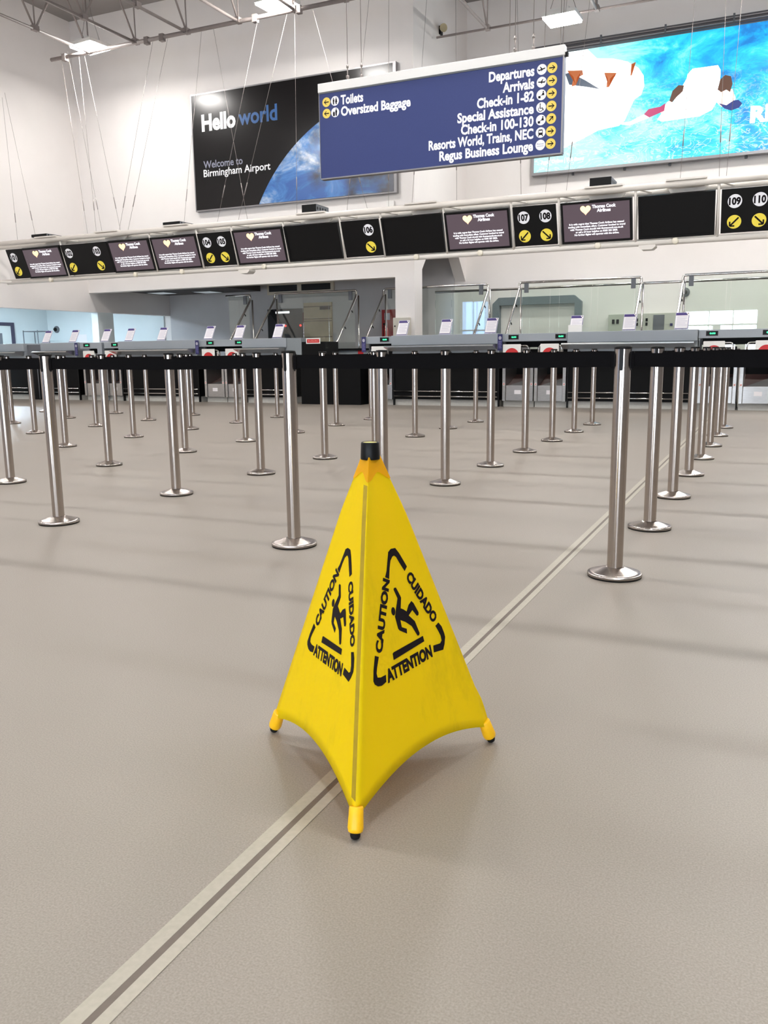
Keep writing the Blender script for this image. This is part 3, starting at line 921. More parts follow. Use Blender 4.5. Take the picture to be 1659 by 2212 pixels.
closed_board(-13.24, wb_ + 'on the conveyor below sign-103')
closed_board(-10.66, wb_ + 'on the conveyor below sign-104')
closed_board(-10.08, wb_ + 'on the conveyor below sign-105')
closed_board(-6.80, wb_ + 'on the conveyor beside the black kiosk')
closed_board(-4.26, wb_ + 'on the conveyor below sign-107')
closed_board(-3.60, wb_ + 'on the conveyor below sign-108')
closed_board(-0.98, wb_ + 'on the conveyor below sign-109')
closed_board(-0.22, wb_ + 'on the conveyor at the right edge')

tag(MB().box(-13.60, -13.47, YD + 0.0, YD + 0.9, 0.0, 1.262, 0.006).build('divider_panel', GREY), 'tall grey divider panel between the conveyors-102-and-103', 'panel')
t = thing('gap_panel', 'dark grey panel over a black base in the gap between the two leftmost desks', 'panel', (-15.53, YD + 0.3, 0))
MB().box(-15.78, -15.28, YD + 0.1, YD + 0.16, 0.90, 1.24).build('upper_panel', GREYD, t)
MB().box(-15.78, -15.28, YD + 0.05, YD + 0.14, 0.0, 0.90).build('lower_panel', BLACKP, t)
MB().tube([(-15.45, YD + 0.04, 0.02), (-15.45, YD + 0.04, 0.85)], 0.012, 8).build('upright', GREYD, t)

# slim blue airport panels on the desk ends
def blue_panel(x, label, z0=0.98, w=0.085):
    t = thing('blue_panel', label, 'sign', (x, YD - 0.02, z0))
    F = front(x, YD - 0.006, z0 + 0.14)
    MB().prism(rect(-w / 2, w / 2, -0.14, 0.14), F, 0.0, 0.006).build('panel', NAVY, t)
    p = MB().disc(0, 0.075, 0.026, F, 0.0066, 18, 0.032)
    p.build('white_emblem', GPRINT, t)
    p = MB()
    for k in range(5):
        p.prism(rect(-0.028, 0.028 - 0.008 * (k % 2), 0.01 - 0.026 * k - 0.005, 0.01 - 0.026 * k + 0.005), F, 0.0064, 0.0068)
    p.build('small_print', mat('pale_purple_print', (130, 126, 176), 0.5), t)
blue_panel(-14.19, 'slim navy panel with a white emblem left of the conveyor below sign-102')
blue_panel(-10.92, 'slim navy panel with a white emblem left of the conveyor below sign-104')
blue_panel(-7.11, 'slim navy panel with a white emblem right of the black kiosk')
blue_panel(-4.47, 'slim navy panel with a white emblem left of the conveyor below sign-107')

# black kiosk with its red and white notice
t = thing('black_kiosk', 'black kiosk box among the grey desks under a red and white notice', 'kiosk', (-7.8, YD + 0.2, 0))
MB().box(-8.46, -7.17, YD - 0.05, YD + 0.7, 0.0, 0.90, 0.004).build('lower_body', BLACKP, t)
MB().box(-8.46, -7.94, YD + 0.02, YD + 0.55, 0.90, 1.19, 0.004).build('upper_box', BLACKP, t)
t = thing('red_notice', 'small red and white notice on top of the black kiosk', 'sign', (-8.2, YD, 1.16))
F = front(-8.2, YD + 0.012, 1.205)
MB().prism(rect(-0.155, 0.155, -0.052, 0.052), F, 0, 0.005).build('plate', WHITE, t)
MB().prism(rect(-0.135, 0.135, -0.034, 0.034), F, 0.0055, 0.007).build('red_field', RED, t)
p = MB()
for k in range(9):
    p.prism(rect(-0.11 + 0.025 * k, -0.11 + 0.025 * k + 0.016, -0.01, 0.012 - 0.004 * (k % 3)), F, 0.0075, 0.0078)
p.build('small_print', mat('pink_print', (232, 150, 140), 0.5), t)
t = thing('low_counter', 'low pale grey counter with a dark top behind the black kiosk', 'counter', (-7.6, 15.9, 0))
MB().box(-8.35, -7.0, 15.65, 16.2, 0.0, 1.02).build('counter_front', mat('pale_grey_laminate', (150, 156, 158), 0.5), t)
MB().box(-8.4, -6.95, 15.6, 16.25, 1.02, 1.06).build('counter_top', BLACKP, t)
tag(MB().prism(rect(-0.06, 0.06, -0.06, 0.06), front(-7.72, 15.645, 0.96), 0, 0.004).build('red_sticker', RED), 'small red sticker on the low counter behind the black kiosk', 'sticker')

# notices standing on the desks
def make_notice():
    t = thing('notice_stand', 'n', 'notice', (0, 0, 0))
    F = frame((0, 0, 0.012), (1, 0, 0), (0, 0.15, 0.262))
    MB().prism(rect(-0.107, 0.107, 0, 0.306), F, -0.004, -0.001).box(-0.107, 0.107, -0.015, 0.10, 0.0, 0.006).build('stand', mat('clear_grey_acrylic', (196, 196, 214), 0.25), t)
    sh = MB().prism(rect(-0.1, 0.1, 0.004, 0.298), F, -0.001, 0.0).build('sheet', PAPER, t)
    MB().prism([(-0.1, 0.25), (0.085, 0.25), (0.052, 0.298), (-0.1, 0.298)], F, 0.001, 0.001).prism(rect(-0.1, 0.1, 0.004, 0.014), F, 0.001, 0.001).prism(rect(0.094, 0.1, 0.01, 0.25), F, 0.001, 0.001).build('purple_header', PURPLE, sh)
    p = MB()
    for k in range(11):
        p.prism(rect(-0.082, 0.082 - 0.03 * ((k * 7) % 4 == 1), 0.228 - 0.0175 * k - 0.0035, 0.228 - 0.0175 * k + 0.0035), F, 0.001, 0.001)
    p.build('text_lines', mat('faint_text', (196, 192, 206), 0.7), sh)
    MB().disc(0.083, 0.283, 0.010, F, 0.001, 14).build('round_logo', mat('logo_grey', (120, 110, 100), 0.6), sh)
    return t
NOT = [(-15.26, 'on the short desk below sign-101, left one'), (-14.45, 'on the right end of the short desk below sign-101'),
       (-13.52, 'on the divider between the conveyors-102-and-103'), (-12.85, 'on the left end of the desk right of conveyor-103'),
       (-11.97, 'on the middle of the desk right of conveyor-103'), (-10.76, 'above the left green display below sign-104'),
       (-10.02, 'above the right green display below sign-105'), (-9.10, 'on the right end of the desk beside the black kiosk'),
       (-6.41, 'in front of the grey box on the white column'), (-5.56, 'on the middle of the desk right of the white column'),
       (-4.70, 'on the right end of the desk left of conveyor-107'), (-3.20, 'with a white pocket, on the desk right of conveyor-108'),
       (-2.32, 'in the middle of the rightmost desk'), (-1.50, 'on the right end of the rightmost desk')]
n0 = make_notice()
for i, (x, w_) in enumerate(NOT):
    o = n0 if i == 0 else copy_tree(n0)
    o.location = (x, 14.70, 1.274)
    o.rotation_euler = (0, 0, 0.0)
    tag(o, 'purple-topped notice ' + w_, 'notice', 'notices on the desks')
    if i == 11:
        MB().box(x - 0.115, x + 0.115, 14.66, 14.70, 1.274, 1.39, 0.003).build('leaflet_pocket', WHITE, o)

# ------------------------------------------------------------------ glass screens behind the desks
YG = 18.6
def screen(xl, xr, label, left=True, right=True, col=False):
    t = thing('glass_screen', label, 'glass screen', ((xl + xr) / 2, YG, 0))
    zt, zb, yb = 2.43, 1.20, 17.55
    if left and right:
        pts = [(xl, yb, zb), (xl, YG, zt - 0.14), (xl, YG + 0.02, zt), (xr, YG + 0.02, zt), (xr, YG, zt - 0.14), (xr, yb, zb)]
    elif right:
        pts = [(xl, YG + 0.02, zt), (xr, YG + 0.02, zt), (xr, YG, zt - 0.14), (xr, yb, zb)]
    else:
        pts = [(xl, yb, zb), (xl, YG, zt - 0.14), (xl, YG + 0.02, zt), (xr, YG + 0.02, zt)]
    if left: pts = [(xl, yb, 0.0)] + pts
    if right: pts = pts + [(xr, yb, 0.0)]
    MB().tube(arc_path(pts, 0.06), 0.026, 10).build('rail_frame', CHROME, t)
    n = max(2, round((xr - xl) / 0.85))
    for i in range(n):
        a = xl + 0.06 + (xr - xl - 0.12) * i / n; b = xl + 0.06 + (xr - xl - 0.12) * (i + 1) / n
        MB().box(a + 0.004, b - 0.004, YG + 0.03, YG + 0.042, 0.9, zt - 0.03).build('glass_pane', GLASS, t)
    c = MB()
    for x in ([xl + 0.16] if left else []) + ([xr - 0.16] if right else []):
        MB().box(x - 0.045, x + 0.045, YG - 0.01, YG + 0.025, zt - 0.22, zt - 0.02).build('clamp_plate', GREYD, t)
    for x, on in ((xl, left), (xr, right)):
        if not on: continue
        for q in (0.35, 0.7):
            yy = yb + (YG - yb) * q; zz = zb + (zt - 0.14 - zb) * q
            MB().tube([(x, yy, zz), (x + 0.03, yy + 0.02, zz - 0.03), (x + 0.03, yy + 0.04, zz - 0.06)], 0.012, 6).build('bracket', BLACK, t)
        MB().tube([(x + 0.03, YG + 0.05, 0.0), (x + 0.03, YG + 0.05, zt - 0.12)], 0.02, 8).build('upright', CHROME, t)
    return t
screen(-13.0, -12.26, 'narrow glass screen with a slanted steel rail in the dark niche, leftmost', left=False)
screen(-11.54, -9.27, 'glass screen with steel rail frame in front of the beige niche panel')
screen(-8.56, -6.01, 'glass screen with steel rail frame passing behind the white column')
screen(-5.30, -2.72, 'glass screen with steel rail frame in front of the grey duct')
screen(-1.91, 1.6, 'glass screen with steel rail frame reflecting the windows, at the right edge')
t = thing('back_rail', 'long steel rail with upright glass, running behind the slanted screen frames', 'rail', (-2.9, 18.95, 0))
MB().tube([(-7.4, 18.95, 2.33), (1.7, 18.95, 2.33)], 0.026, 10).build('rail', CHROME, t)
for i in range(10):
    a = -7.4 + 0.9 * i
    MB().box(a + 0.005, a + 0.895, 18.944, 18.956, 0.95, 2.30).build('glass_pane', GLASS, t)
    MB().tube([(a + 0.45, 18.98, 0.0), (a + 0.45, 18.98, 0.95)], 0.02, 8).build('upright', CHROME, t)

# ------------------------------------------------------------------ things on the rear walls
def wallthing(name, label, cat, loc): return thing(name, label, cat, loc)
t = thing('duct', 'grey rectangular duct bent like an upside-down U on the rear wall', 'duct', (-5.6, YB - 0.1, 0))
F = front(0, YB - 0.002, 0)
MB().prism([(-6.74, 1.0), (-6.74, 2.14), (-6.58, 2.29), (-4.68, 2.29), (-4.50, 2.14), (-4.50, 1.0), (-4.66, 1.0), (-4.66, 2.10), (-6.56, 2.10), (-6.56, 1.0)], F, 0, 0.16).build('trunking', DUCT, t)
MB().box(-6.76, -6.54, YB - 0.17, YB - 0.002, 0.0, 1.0).box(-4.68, -4.48, YB - 0.17, YB - 0.002, 0, 1.0).build('drop_leg', DUCT, t)
t = thing('control_cabinet', 'small grey control cabinet with two switches on the rear wall', 'cabinet', (-3.68, YB - 0.1, 1.2))
MB().box(-3.84, -3.46, YB - 0.16, YB - 0.002, 1.2, 1.80, 0.008).build('body', CABG, t)
for x in (-3.72, -3.62):
    MB().box(x - 0.03, x + 0.03, YB - 0.175, YB - 0.16, 1.58, 1.68).build('switch', BLACK, t)
t = thing('control_cabinet', 'long grey control cabinet with rows of dark switches on the rear wall', 'cabinet', (-2.9, YB - 0.1, 1.2))
MB().box(-3.42, -2.28, YB - 0.16, YB - 0.002, 1.1, 1.80, 0.008).build('body', CABG, t)
for i in range(3):
    for z in (1.66, 1.56):
        MB().box(-3.17 + 0.11 * i - 0.025, -3.17 + 0.11 * i + 0.025, YB - 0.178, YB - 0.16, z - 0.04, z + 0.03).build('switch', BLACK, t)
MB().box(-2.80, -2.55, YB - 0.17, YB - 0.16, 1.42, 1.76).build('dark_window', GREYD, t)
MB().box(-2.42, -2.36, YB - 0.175, YB - 0.16, 1.5, 1.56).build('knob', NAVY, t)
def wall_camera(x, y, z, label, r=0.09):
    t = thing('wall_camera', label, 'camera', (x, y, z))
    M = Matrix.Translation((x, y, z)) @ Matrix.Rotation(PI / 2, 4, 'X')
    MB().lathe([(0.0, 0.0), (r, 0.0), (r, 0.03), (r * 0.8, 0.06), (0, 0.065)], seg=24, M=M).build('mount', GREYD, t)
    MB().lathe([(r * 0.55, 0.06), (r * 0.5, 0.10), (r * 0.3, 0.13), (0, 0.14)], seg=20, M=M).build('lens_dome', BLACK, t)
wall_camera(-2.14, YB - 0.002, 2.26, 'round grey dome camera high on the rear wall behind the right glass', 0.11)
wall_camera(-21.60, YB - 0.052, 1.84, 'round dark camera on the pale blue wall of the side room', 0.11)
tag(MB().prism(rect(-0.2, 0.2, -0.14, 0.14), front(-20.55, YB - 0.052, 1.52), 0, 0.003).build('wall_paper_sheet', PAPER), 'white sheet of paper on the pale blue side room wall', 'notice')
t = thing('wire_trolley', 'wire cage trolley in the side room under the left wall', 'trolley', (-21.3, 20.2, 0))
m = MB()
for z in (0.25, 0.8, 1.15, 1.75):
    m.tube([(-21.6, 19.95, z), (-21.0, 19.95, z), (-21.0, 20.4, z), (-21.6, 20.4, z), (-21.6, 19.95, z)], 0.014, 6)
m.build('shelf_rails', GREYD, t)
for x in (-21.6, -21.0):
    for y in (19.95, 20.4):
        MB().tube([(x, y, 0.08), (x, y, 1.78)], 0.016, 6).build('upright', GREYD, t)
        MB().lathe([(0, 0), (0.03, 0.0), (0.04, 0.04), (0.03, 0.08), (0, 0.08)], x, y, 0, 12).build('caster', RUBBER, t)
tag(MB().box(-21.45, -21.2, 20.0, 20.2, 1.16, 1.32, 0.03).build('yellow_bag', mat('yellow_bag_cloth', (210, 190, 60), 0.7)), 'small yellow bag in the wire trolley of the side room', 'bag')

# niche fittings
t = thing('high_vent', 'pale framed double vent window high in the grey niche wall', 'vent', (-12.4, YB - 0.07, 2.64))
y = YB - 0.062
MB().box(-13.45, -11.30, y - 0.05, y, 2.62, 2.93).build('vent_frame', mat('pale_frame', (214, 204, 186), 0.6), t)
for xa, xb in ((-13.38, -12.46), (-12.32, -11.40)):
    MB().box(xa, xb, y - 0.055, y - 0.04, 2.70, 2.87).build('dark_louver', DARKROOM, t)
t = thing('roller_shutter', 'beige shutter panel on the grey niche wall behind the glass', 'shutter', (-11.85, YB - 0.07, 0.6))
MB().box(-12.27, -11.38, y - 0.05, y, 0.5, 2.36).build('panel', BEIGE, t)
for z in (1.42, 1.86, 1.92, 2.25):
    MB().box(-12.27, -11.38, y - 0.056, y - 0.05, z - 0.012, z + 0.012).build('seam_bar', mat('brown_seam', (112, 92, 72), 0.7), t)
MB().box(-11.75, -11.42, y - 0.06, y - 0.05, 2.16, 2.26).build('dark_plate', mat('brown_plate', (72, 52, 44), 0.6), t)
t = thing('machine_bay', 'black opening in the niche wall with two small red lights', 'opening', (-12.9, YB - 0.07, 0.6))
MB().box(-13.48, -12.30, y - 0.02, y, 0.3, 2.22).build('dark_back', DARKROOM, t)
MB().prism([(-13.45, 2.2), (-13.3, 2.2), (-12.6, 1.3), (-12.75, 1.3)], front(0, y - 0.03, 0), 0, 0.03).build('slanted_brace', BLACKP, t)
MB().box(-13.2, -12.75, y - 0.035, y - 0.02, 2.10, 2.15).build('strip_light', mat('strip_glow', (255, 255, 255), 0.4, emit=(235, 240, 245), estr=1.6), t)
for x in (-12.87, -12.38):
    MB().box(x - 0.014, x + 0.014, y - 0.05, y - 0.02, 1.2, 1.72).build('light_post', BLACK, t)
    MB().lathe([(0, -0.028), (0.02, -0.02), (0.028, 0), (0.02, 0.02), (0, 0.028)], x, y - 0.06, 1.75, 12).build('red_light', REDL, t)
t = thing('fire_point', 'red fire point board on the niche wall left of the white column', 'fire board', (-9.5, YB - 0.07, 0.6))
MB().box(-9.86, -9.2, y - 0.04, y, 0.7, 2.10).build('board', mat('dull_red', (150, 36, 34), 0.5, noise=0.1, nscale=10), t)
MB().prism(rect(-0.10, 0.06, -0.1, 0.08), front(-9.68, y - 0.041, 1.93), 0, 0.002).build('white_notice', GPRINT, t)
t = thing('fire_extinguisher', 'red fire extinguisher hanging before the red fire board', 'extinguisher', (-9.72, y - 0.14, 1.1))
MB().lathe([(0, 1.10), (0.07, 1.10), (0.08, 1.12), (0.08, 1.55), (0.06, 1.62), (0.025, 1.65), (0.025, 1.70), (0, 1.70)], -9.72, y - 0.119, 0, 20).build('cylinder_body', RED, t)
MB().box(-9.75, -9.69, y - 0.2, y - 0.08, 1.70, 1.74).tube([(-9.72, y - 0.2, 1.7), (-9.72, y - 0.24, 1.55), (-9.72, y - 0.22, 1.25)], 0.012, 6).build('handle', BLACK, t)
t = thing('electrical_box', 'grey electrical box fixed to the foot of the white column', 'box', (-7.8, YP, 1.4))
MB().box(-7.99, -7.61, YP - 0.15, YP - 0.002, 1.30, 1.735, 0.008).build('enclosure', mat('beige_grey', (196, 190, 178), 0.5), t)
MB().lathe([(0, 0), (0.016, 0), (0.016, 0.012), (0, 0.012)], seg=12, M=Matrix.Translation((-7.94, YP - 0.15, 1.55)) @ Matrix.Rotation(PI / 2, 4, 'X')).build('lock', BLACK, t)
t = thing('wall_speaker', 'small black and cream spotlight high on the white side wall', 'spotlight', (XS, 19.56, 8.1))
MB().box(XS, XS + 0.05, 19.50, 19.62, 8.03, 8.20).build('mount', BLACK, t)
MB().tube([(XS + 0.05, 19.56, 8.12), (XS + 0.12, 19.5, 8.11), (XS + 0.15, 19.42, 8.10), (XS + 0.17, 19.34, 8.09)], 0.05, 14, True, [0.02, 0.05, 0.08, 0.085]).build('lamp_head', mat('cream_head', (190, 176, 140), 0.4), t)
# ------------------------------------------------------------------ sign gantry above the desks
GV = Vector((0, -0.25, 0.68)).normalized()          # up along the tilted signs
def gp(x, s, d=0.0):                                # s = distance down from the top edge, d = towards the hall
    n = Vector((1, 0, 0)).cross(GV)
    return Vector((x, 14.45, 3.33)) - GV * s + n * d
def gframe(x, s):
    return frame(gp(x, s), (1, 0, 0), GV)
gan = thing('sign_gantry', 'long cream tube gantry carrying monitors and number signs above the desks', 'gantry', (-8, 14.6, 3.0))
XA, XB = -16.9, 1.2
Z1, Z2 = 3.47, 2.645
MB().tube([(XA, 14.45, Z1), (XB, 14.45, Z1)], 0.052, 14).build('top_rail', TUBE, gan)
MB().tube([(XA, 14.85, Z1 - 0.02), (XB, 14.85, Z1 - 0.02)], 0.045, 12).build('rear_rail', TUBE, gan)
MB().tube([(XA + 0.65, 14.70, Z2), (XB, 14.70, Z2)], 0.042, 14).build('bottom_rail', TUBE, gan)
MB().tube([(XA + 0.3, 14.86, Z2 + 0.06), (XB, 14.86, Z2 + 0.06)], 0.03, 10).build('rear_bottom_rail', TUBE, gan)
for x in (-14.355, -11.925, -10.75, -9.915, -8.74, -7.53, -6.71, -5.50, -4.29, -3.485, -2.265, -1.035, -0.20):
    MB().tube([(x, 14.46, Z1 - 0.03), (x, 14.69, Z2 + 0.02)], 0.02, 8).build('upright', TUBE, gan)
    MB().tube([(x + 0.05, 14.46, Z1 - 0.03), (x + 0.2, 14.84, Z1 - 0.03)], 0.016, 6).build('cross_strut', TUBE, gan)
    MB().tube([(x - 0.03, 14.86, Z1 - 0.05), (x - 0.03, 14.86, Z2 + 0.06)], 0.018, 6).build('rear_upright', TUBE, gan)
for x in (-14.88, -12.49, -11.28, -9.30, -6.08, -4.88, -2.86, -1.65):
    M = Matrix.Translation((x, 14.70, Z2 + 0.005)) @ Matrix.Rotation(PI / 2, 4, 'X')
    MB().lathe([(0, -0.01), (0.05, -0.01), (0.05, 0.075), (0.044, 0.082), (0, 0.082)], seg=20, M=M).build('round_end_cap', mat('cream_cap', (236, 228, 210), 0.4), gan)
MB().tube([(XA + 0.01, 14.6, Z2 + 0.06), (XA + 0.9, 14.70, Z2)], 0.03, 8).build('wall_bracket', TUBE, gan)
for x in (-14.7, -13.0, -11.2, -8.1, -5.9, -2.75, -1.5):
    p = MB().box(x - 0.30, x + 0.30, 14.38, 14.92, Z1 + 0.045, Z1 + 0.07)
    p.prism([(-0.3, 0), (0.3, 0), (0.2, -0.1), (-0.25, -0.1)], front(x, 14.72, Z1 - 0.02), 0, 0.03)
    p.build('equipment_tray', TUBE, gan)
# suspension cables: V pairs from the roof chord
def cable(p, q, lug=True):
    p, q = Vector(p), Vector(q)
    m = MB().tube([p, q], 0.0035, 5)
    if lug:
        a = p + (q - p) * 0.80; b = p + (q - p) * 0.86
        m.tube([a, b], 0.009, 6)
    m.build('suspension_cable', WIRE, gan)
for a, b in (((-12.45, 7.45), -12.84), ((-12.06, 7.45), -12.60), ((-15.01, 7.6), -13.67), ((-14.81, 7.6), -13.26), ((-14.49, 7.52), -13.43), ((-14.33, 7.45), -12.76),
             ((-9.85, 7.44), -10.34), ((-9.17, 7.46), -9.85), ((-16.90, 6.92), -15.73), ((-16.81, 7.01), -15.16), ((-11.2, 7.45), -11.15), ((-10.9, 7.45), -9.6),
             ((-9.0, 7.45), -8.5), ((-8.6, 7.45), -7.0), ((-7.4, 7.45), -7.45), ((-7.0, 7.45), -6.6), ((-6.2, 7.8), -6.15), ((-5.7, 7.8), -5.3), ((-4.6, 7.8), -4.15), ((-3.6, 7.8), -3.75),
             ((-3.2, 7.8), -3.4), ((-1.6, 7.8), -1.62), ((-1.2, 7.8), -1.05), ((-0.9, 7.8), -0.95), ((0.4, 7.8), -0.2)):
    cable((a[0], 15.6, a[1]), (b, 14.6, Z1))

def monitor(x0, x1, label, on=True):
    w, h = x1 - x0, 0.66
    t = thing('monitor', label, 'monitor', gp((x0 + x1) / 2, 0.33))
    F = gframe((x0 + x1) / 2, 0.33)
    MB().prism(rect(-w / 2, w / 2, -h / 2, h / 2), F, -0.07, 0.0).build('case', BLACK, t)
    bz = MB()
    b = 0.035
    for r in ((-w / 2, w / 2, h / 2 - b, h / 2), (-w / 2, w / 2, -h / 2, -h / 2 + b), (-w / 2, -w / 2 + b, -h / 2 + b, h / 2 - b), (w / 2 - b, w / 2, -h / 2 + b, h / 2 - b)):
        bz.prism(rect(*r), F, 0.0, 0.012)
    bz.build('bezel', BLACK, t)
    s = MB().prism(rect(-w / 2 + b, w / 2 - b, -h / 2 + b, h / 2 - b), F, 0.002, 0.002).build('screen', SCREEN if on else BLACK, t)
    MB().box(-0.12, 0.12, -0.06, 0.06, -0.02, 0.02, 0, Matrix.Translation(F(0, h / 2 - 0.1, -0.11))).box(-0.12, 0.12, -0.06, 0.06, -0.02, 0.02, 0, Matrix.Translation(F(0, -h / 2 + 0.1, -0.11))).build('mounting_bracket', TUBE, t)
    if on:
        hp = []
        for i in range(40):
            a = 2 * PI * i / 40
            hp.append((-0.165 + 0.0053 * 16 * math.sin(a) ** 3, 0.198 + 0.0053 * (13 * math.cos(a) - 5 * math.cos(2 * a) - 2 * math.cos(3 * a) - math.cos(4 * a))))
        MB().prism(hp[::-1], F, 0.004, 0.004).build('heart_logo', HEART, s)
        p = MB()
        p.text('Thomas Cook', -0.06, 0.215, 0.048, F, 0.004, width=0.38, bold=0.045)
        p.text('Airlines', 0.125, 0.152, 0.048, F, 0.004, width=0.22, align='C', bold=0.045)
        p.build('airline_name', SCREENT, s)
        p = MB()
        lines = ['It is with regret that Thomas Cook Airlines has ceased', 'trading with immediate effect. Customer booked to travel',
                 'with Thomas Cook should visit thomascook.caa.co.uk', 'or call a 24 hour helpline on 0300 303 2800.', 'No further flights will operate with the airline.']
        wd = [0.88, 0.92, 0.86, 0.68, 0.72]
        for k, (l, q) in enumerate(zip(lines, wd)):
            p.text(l, 0.0, -0.035 - 0.043 * k, 0.0275, F, 0.004, width=q, align='C', bold=0.045)
        p.build('notice_text', SCREENT, s)
    return t
mt = 'monitor showing the airline notice with an orange heart, '
monitor(-15.51, -14.38, mt + 'right of sign-101')
monitor(-13.04, -11.955, mt + 'directly right of sign-103')
monitor(-11.90, -10.765, mt + 'directly left of sign-104')
monitor(-9.89, -8.76, mt + 'right of sign-105')
monitor(-8.72, -7.57, 'blank black monitor left of sign-106', False)
monitor(-6.69, -5.53, 'blank black monitor right of sign-106', False)
monitor(-5.48, -4.32, mt + 'left of sign-107')
monitor(-3.45, -2.315, mt + 'right of sign-108')
monitor(-2.22, -1.08, 'blank black monitor left of sign-109', False)

def diag_arrow(m, cx, cy, r, sx, fr, d):
    """arrow pointing down and to the left (sx=-1) or right (sx=1)"""
    k = 0.62 * r
    th = 0.2 * r
    tip = (cx + sx * k, cy - k)
    def line(a, b, t):
        dx, dy = b[0] - a[0], b[1] - a[1]; L = math.hypot(dx, dy); nx, ny = -dy / L * t / 2, dx / L * t / 2
        return [(a[0] + nx, a[1] + ny), (b[0] + nx, b[1] + ny), (b[0] - nx, b[1] - ny), (a[0] - nx, a[1] - ny)]
    m.prism(line((cx - sx * k, cy + k), tip, th * 1.2), fr, d, d)
    m.prism(rect(min(tip[0], tip[0] - sx * 1.1 * k), max(tip[0], tip[0] - sx * 1.1 * k), tip[1] - th * 0.5, tip[1] + th * 0.6), fr, d + 0.0006, d + 0.0006)
    m.prism(rect(tip[0] - th * 0.55, tip[0] + th * 0.55, tip[1], tip[1] + 1.1 * k), fr, d + 0.0012, d + 0.0012)

def number_sign(x0, x1, items, label):
    t = thing('number_sign', label, 'sign', gp((x0 + x1) / 2, 0.325))
    w = x1 - x0
    F = gframe((x0 + x1) / 2, 0.325)
    MB().prism(rect(-w / 2, w / 2, -0.325, 0.325), F, -0.03, 0.0).build('panel', BLACK, t)
    MB().box(-0.05, 0.05, -0.03, 0.03, -0.1, 0.1, 0, Matrix.Translation(F(0, 0, -0.105))).build('mounting_bracket', TUBE, t)
    for n, x, sx in items:
        dx = x - (x0 + x1) / 2
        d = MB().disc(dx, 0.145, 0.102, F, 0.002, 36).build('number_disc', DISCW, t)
        MB().text(n, dx, 0.145 - 0.048, 0.098, F, 0.004, width=0.168, align='C', bold=0.045).build('digits', BPRINT, d)
        d = MB().disc(dx, -0.16, 0.102, F, 0.002, 36).build('arrow_disc', SIGNY2, t)
        m = MB(); diag_arrow(m, dx, -0.16, 0.1, sx, F, 0.004)
        m.build('arrow', BPRINT, d)
sg = 'black hanging sign reading '
number_sign(-15.97, -15.515, [('101', -15.80, -1)], sg + 'one-hundred-and-one (101) at the far left of the gantry')
number_sign(-14.34, -13.06, [('102', -14.16, -1), ('103', -13.38, 1)], sg + '102-and-103 with two yellow arrows')
number_sign(-10.72, -9.94, [('104', -10.53, -1), ('105', -10.18, 1)], sg + '104-and-105 with two yellow arrows')
number_sign(-7.50, -6.74, [('106', -6.965, 1)], sg + '106-only with one yellow arrow')
number_sign(-4.26, -3.53, [('107', -4.08, -1), ('108', -3.71, 1)], sg + '107-and-108 with two yellow arrows')
number_sign(-0.99, -0.26, [('109', -0.80, -1), ('110', -0.45, 1)], sg + '109-and-110 at the right edge')

def box_unit(x0, x1, label, h=0.10, d=0.5):
    t = thing('equipment_box', label, 'equipment box', ((x0 + x1) / 2, 14.65, Z1 + 0.07))
    MB().box(x0, x1, 14.42, 14.42 + d, Z1 + 0.071, Z1 + 0.071 + h, 0.004).build('case', BLACK, t)
    F = frame((x1, 14.42, Z1 + 0.071), (0, 1, 0), (0, 0, 1))
    MB().prism(rect(0.01, d - 0.01, 0.008, h - 0.008), F, 0.0, 0.003).build('socket_plate', GREYD, t)
    p = MB()
    for k in range(4):
        p.disc(0.06 + 0.1 * k, h * 0.5, min(0.03, h * 0.3), F, 0.004, 14)
    p.build('sockets', BLACK, t)
box_unit(-15.12, -14.68, 'black equipment box on the gantry above the monitor right of sign-101', 0.06)
box_unit(-11.52, -11.1, 'black equipment box on the gantry above the monitor left of sign-104', 0.06)
box_unit(-8.29, -7.99, 'black equipment box on the gantry above the blank monitor left of sign-106', 0.14)
box_unit(-2.98, -2.64, 'black equipment box on the gantry above the monitor right of sign-108', 0.13)
for x, lab in ((-9.72, 'small cream wireless access point hanging below the monitor right of sign-105'), (-2.07, 'small cream wireless access point hanging below the blank monitor left of sign-109')):
    t = thing('access_point', lab, 'access point', (x, 14.66, 2.55))
    MB().prism([(-0.13, 0.04), (0.13, 0.04), (0.13, 0.01), (0.08, -0.03), (-0.08, -0.03), (-0.13, 0.01)], front(x, 14.78, 2.565), 0, 0.22).build('body', TUBE, t)
    MB().tube([(x + 0.02, 14.70, 2.6), (x + 0.02, 14.70, 2.68)], 0.01, 6).build('stem', BLACK, t)

# ------------------------------------------------------------------ blue hanging sign
hs = thing('hanging_sign', 'large blue direction sign hanging in the hall, white header above white lettering', 'sign', (-3.92, 10, 3.7))
YH = 10.0
HX0, HX1, HZ0, HZ1 = -5.45, -2.40, 3.145, 4.26
MB().box(HX0, HX1, YH, YH + 0.08, HZ0, HZ1 - 0.115).build('blue_board', SIGNB, hs)
MB().box(HX0 - 0.015, HX1 + 0.02, YH - 0.012, YH + 0.092, HZ1 - 0.105, HZ1, 0.004).build('white_header', WHITE, hs)
MB().box(HX0, HX1, YH - 0.006, YH + 0.086, HZ1 - 0.122, HZ1 - 0.105).build('header_channel', GREYD, hs)
MB().box(HX0, HX1 + 0.012, YH - 0.005, YH + 0.085, HZ0 - 0.015, HZ0).build('bottom_edge', FRAMEG, hs)
MB().box(HX1, HX1 + 0.016, YH - 0.005, YH + 0.085, HZ0, HZ1 - 0.1).build('side_edge', FRAMEG, hs)
MB().box(HX0 - 0.008, HX0, YH - 0.005, YH + 0.085, HZ0, HZ1 - 0.1).build('side_edge', FRAMEG, hs)
F = front(0, YH, 0)
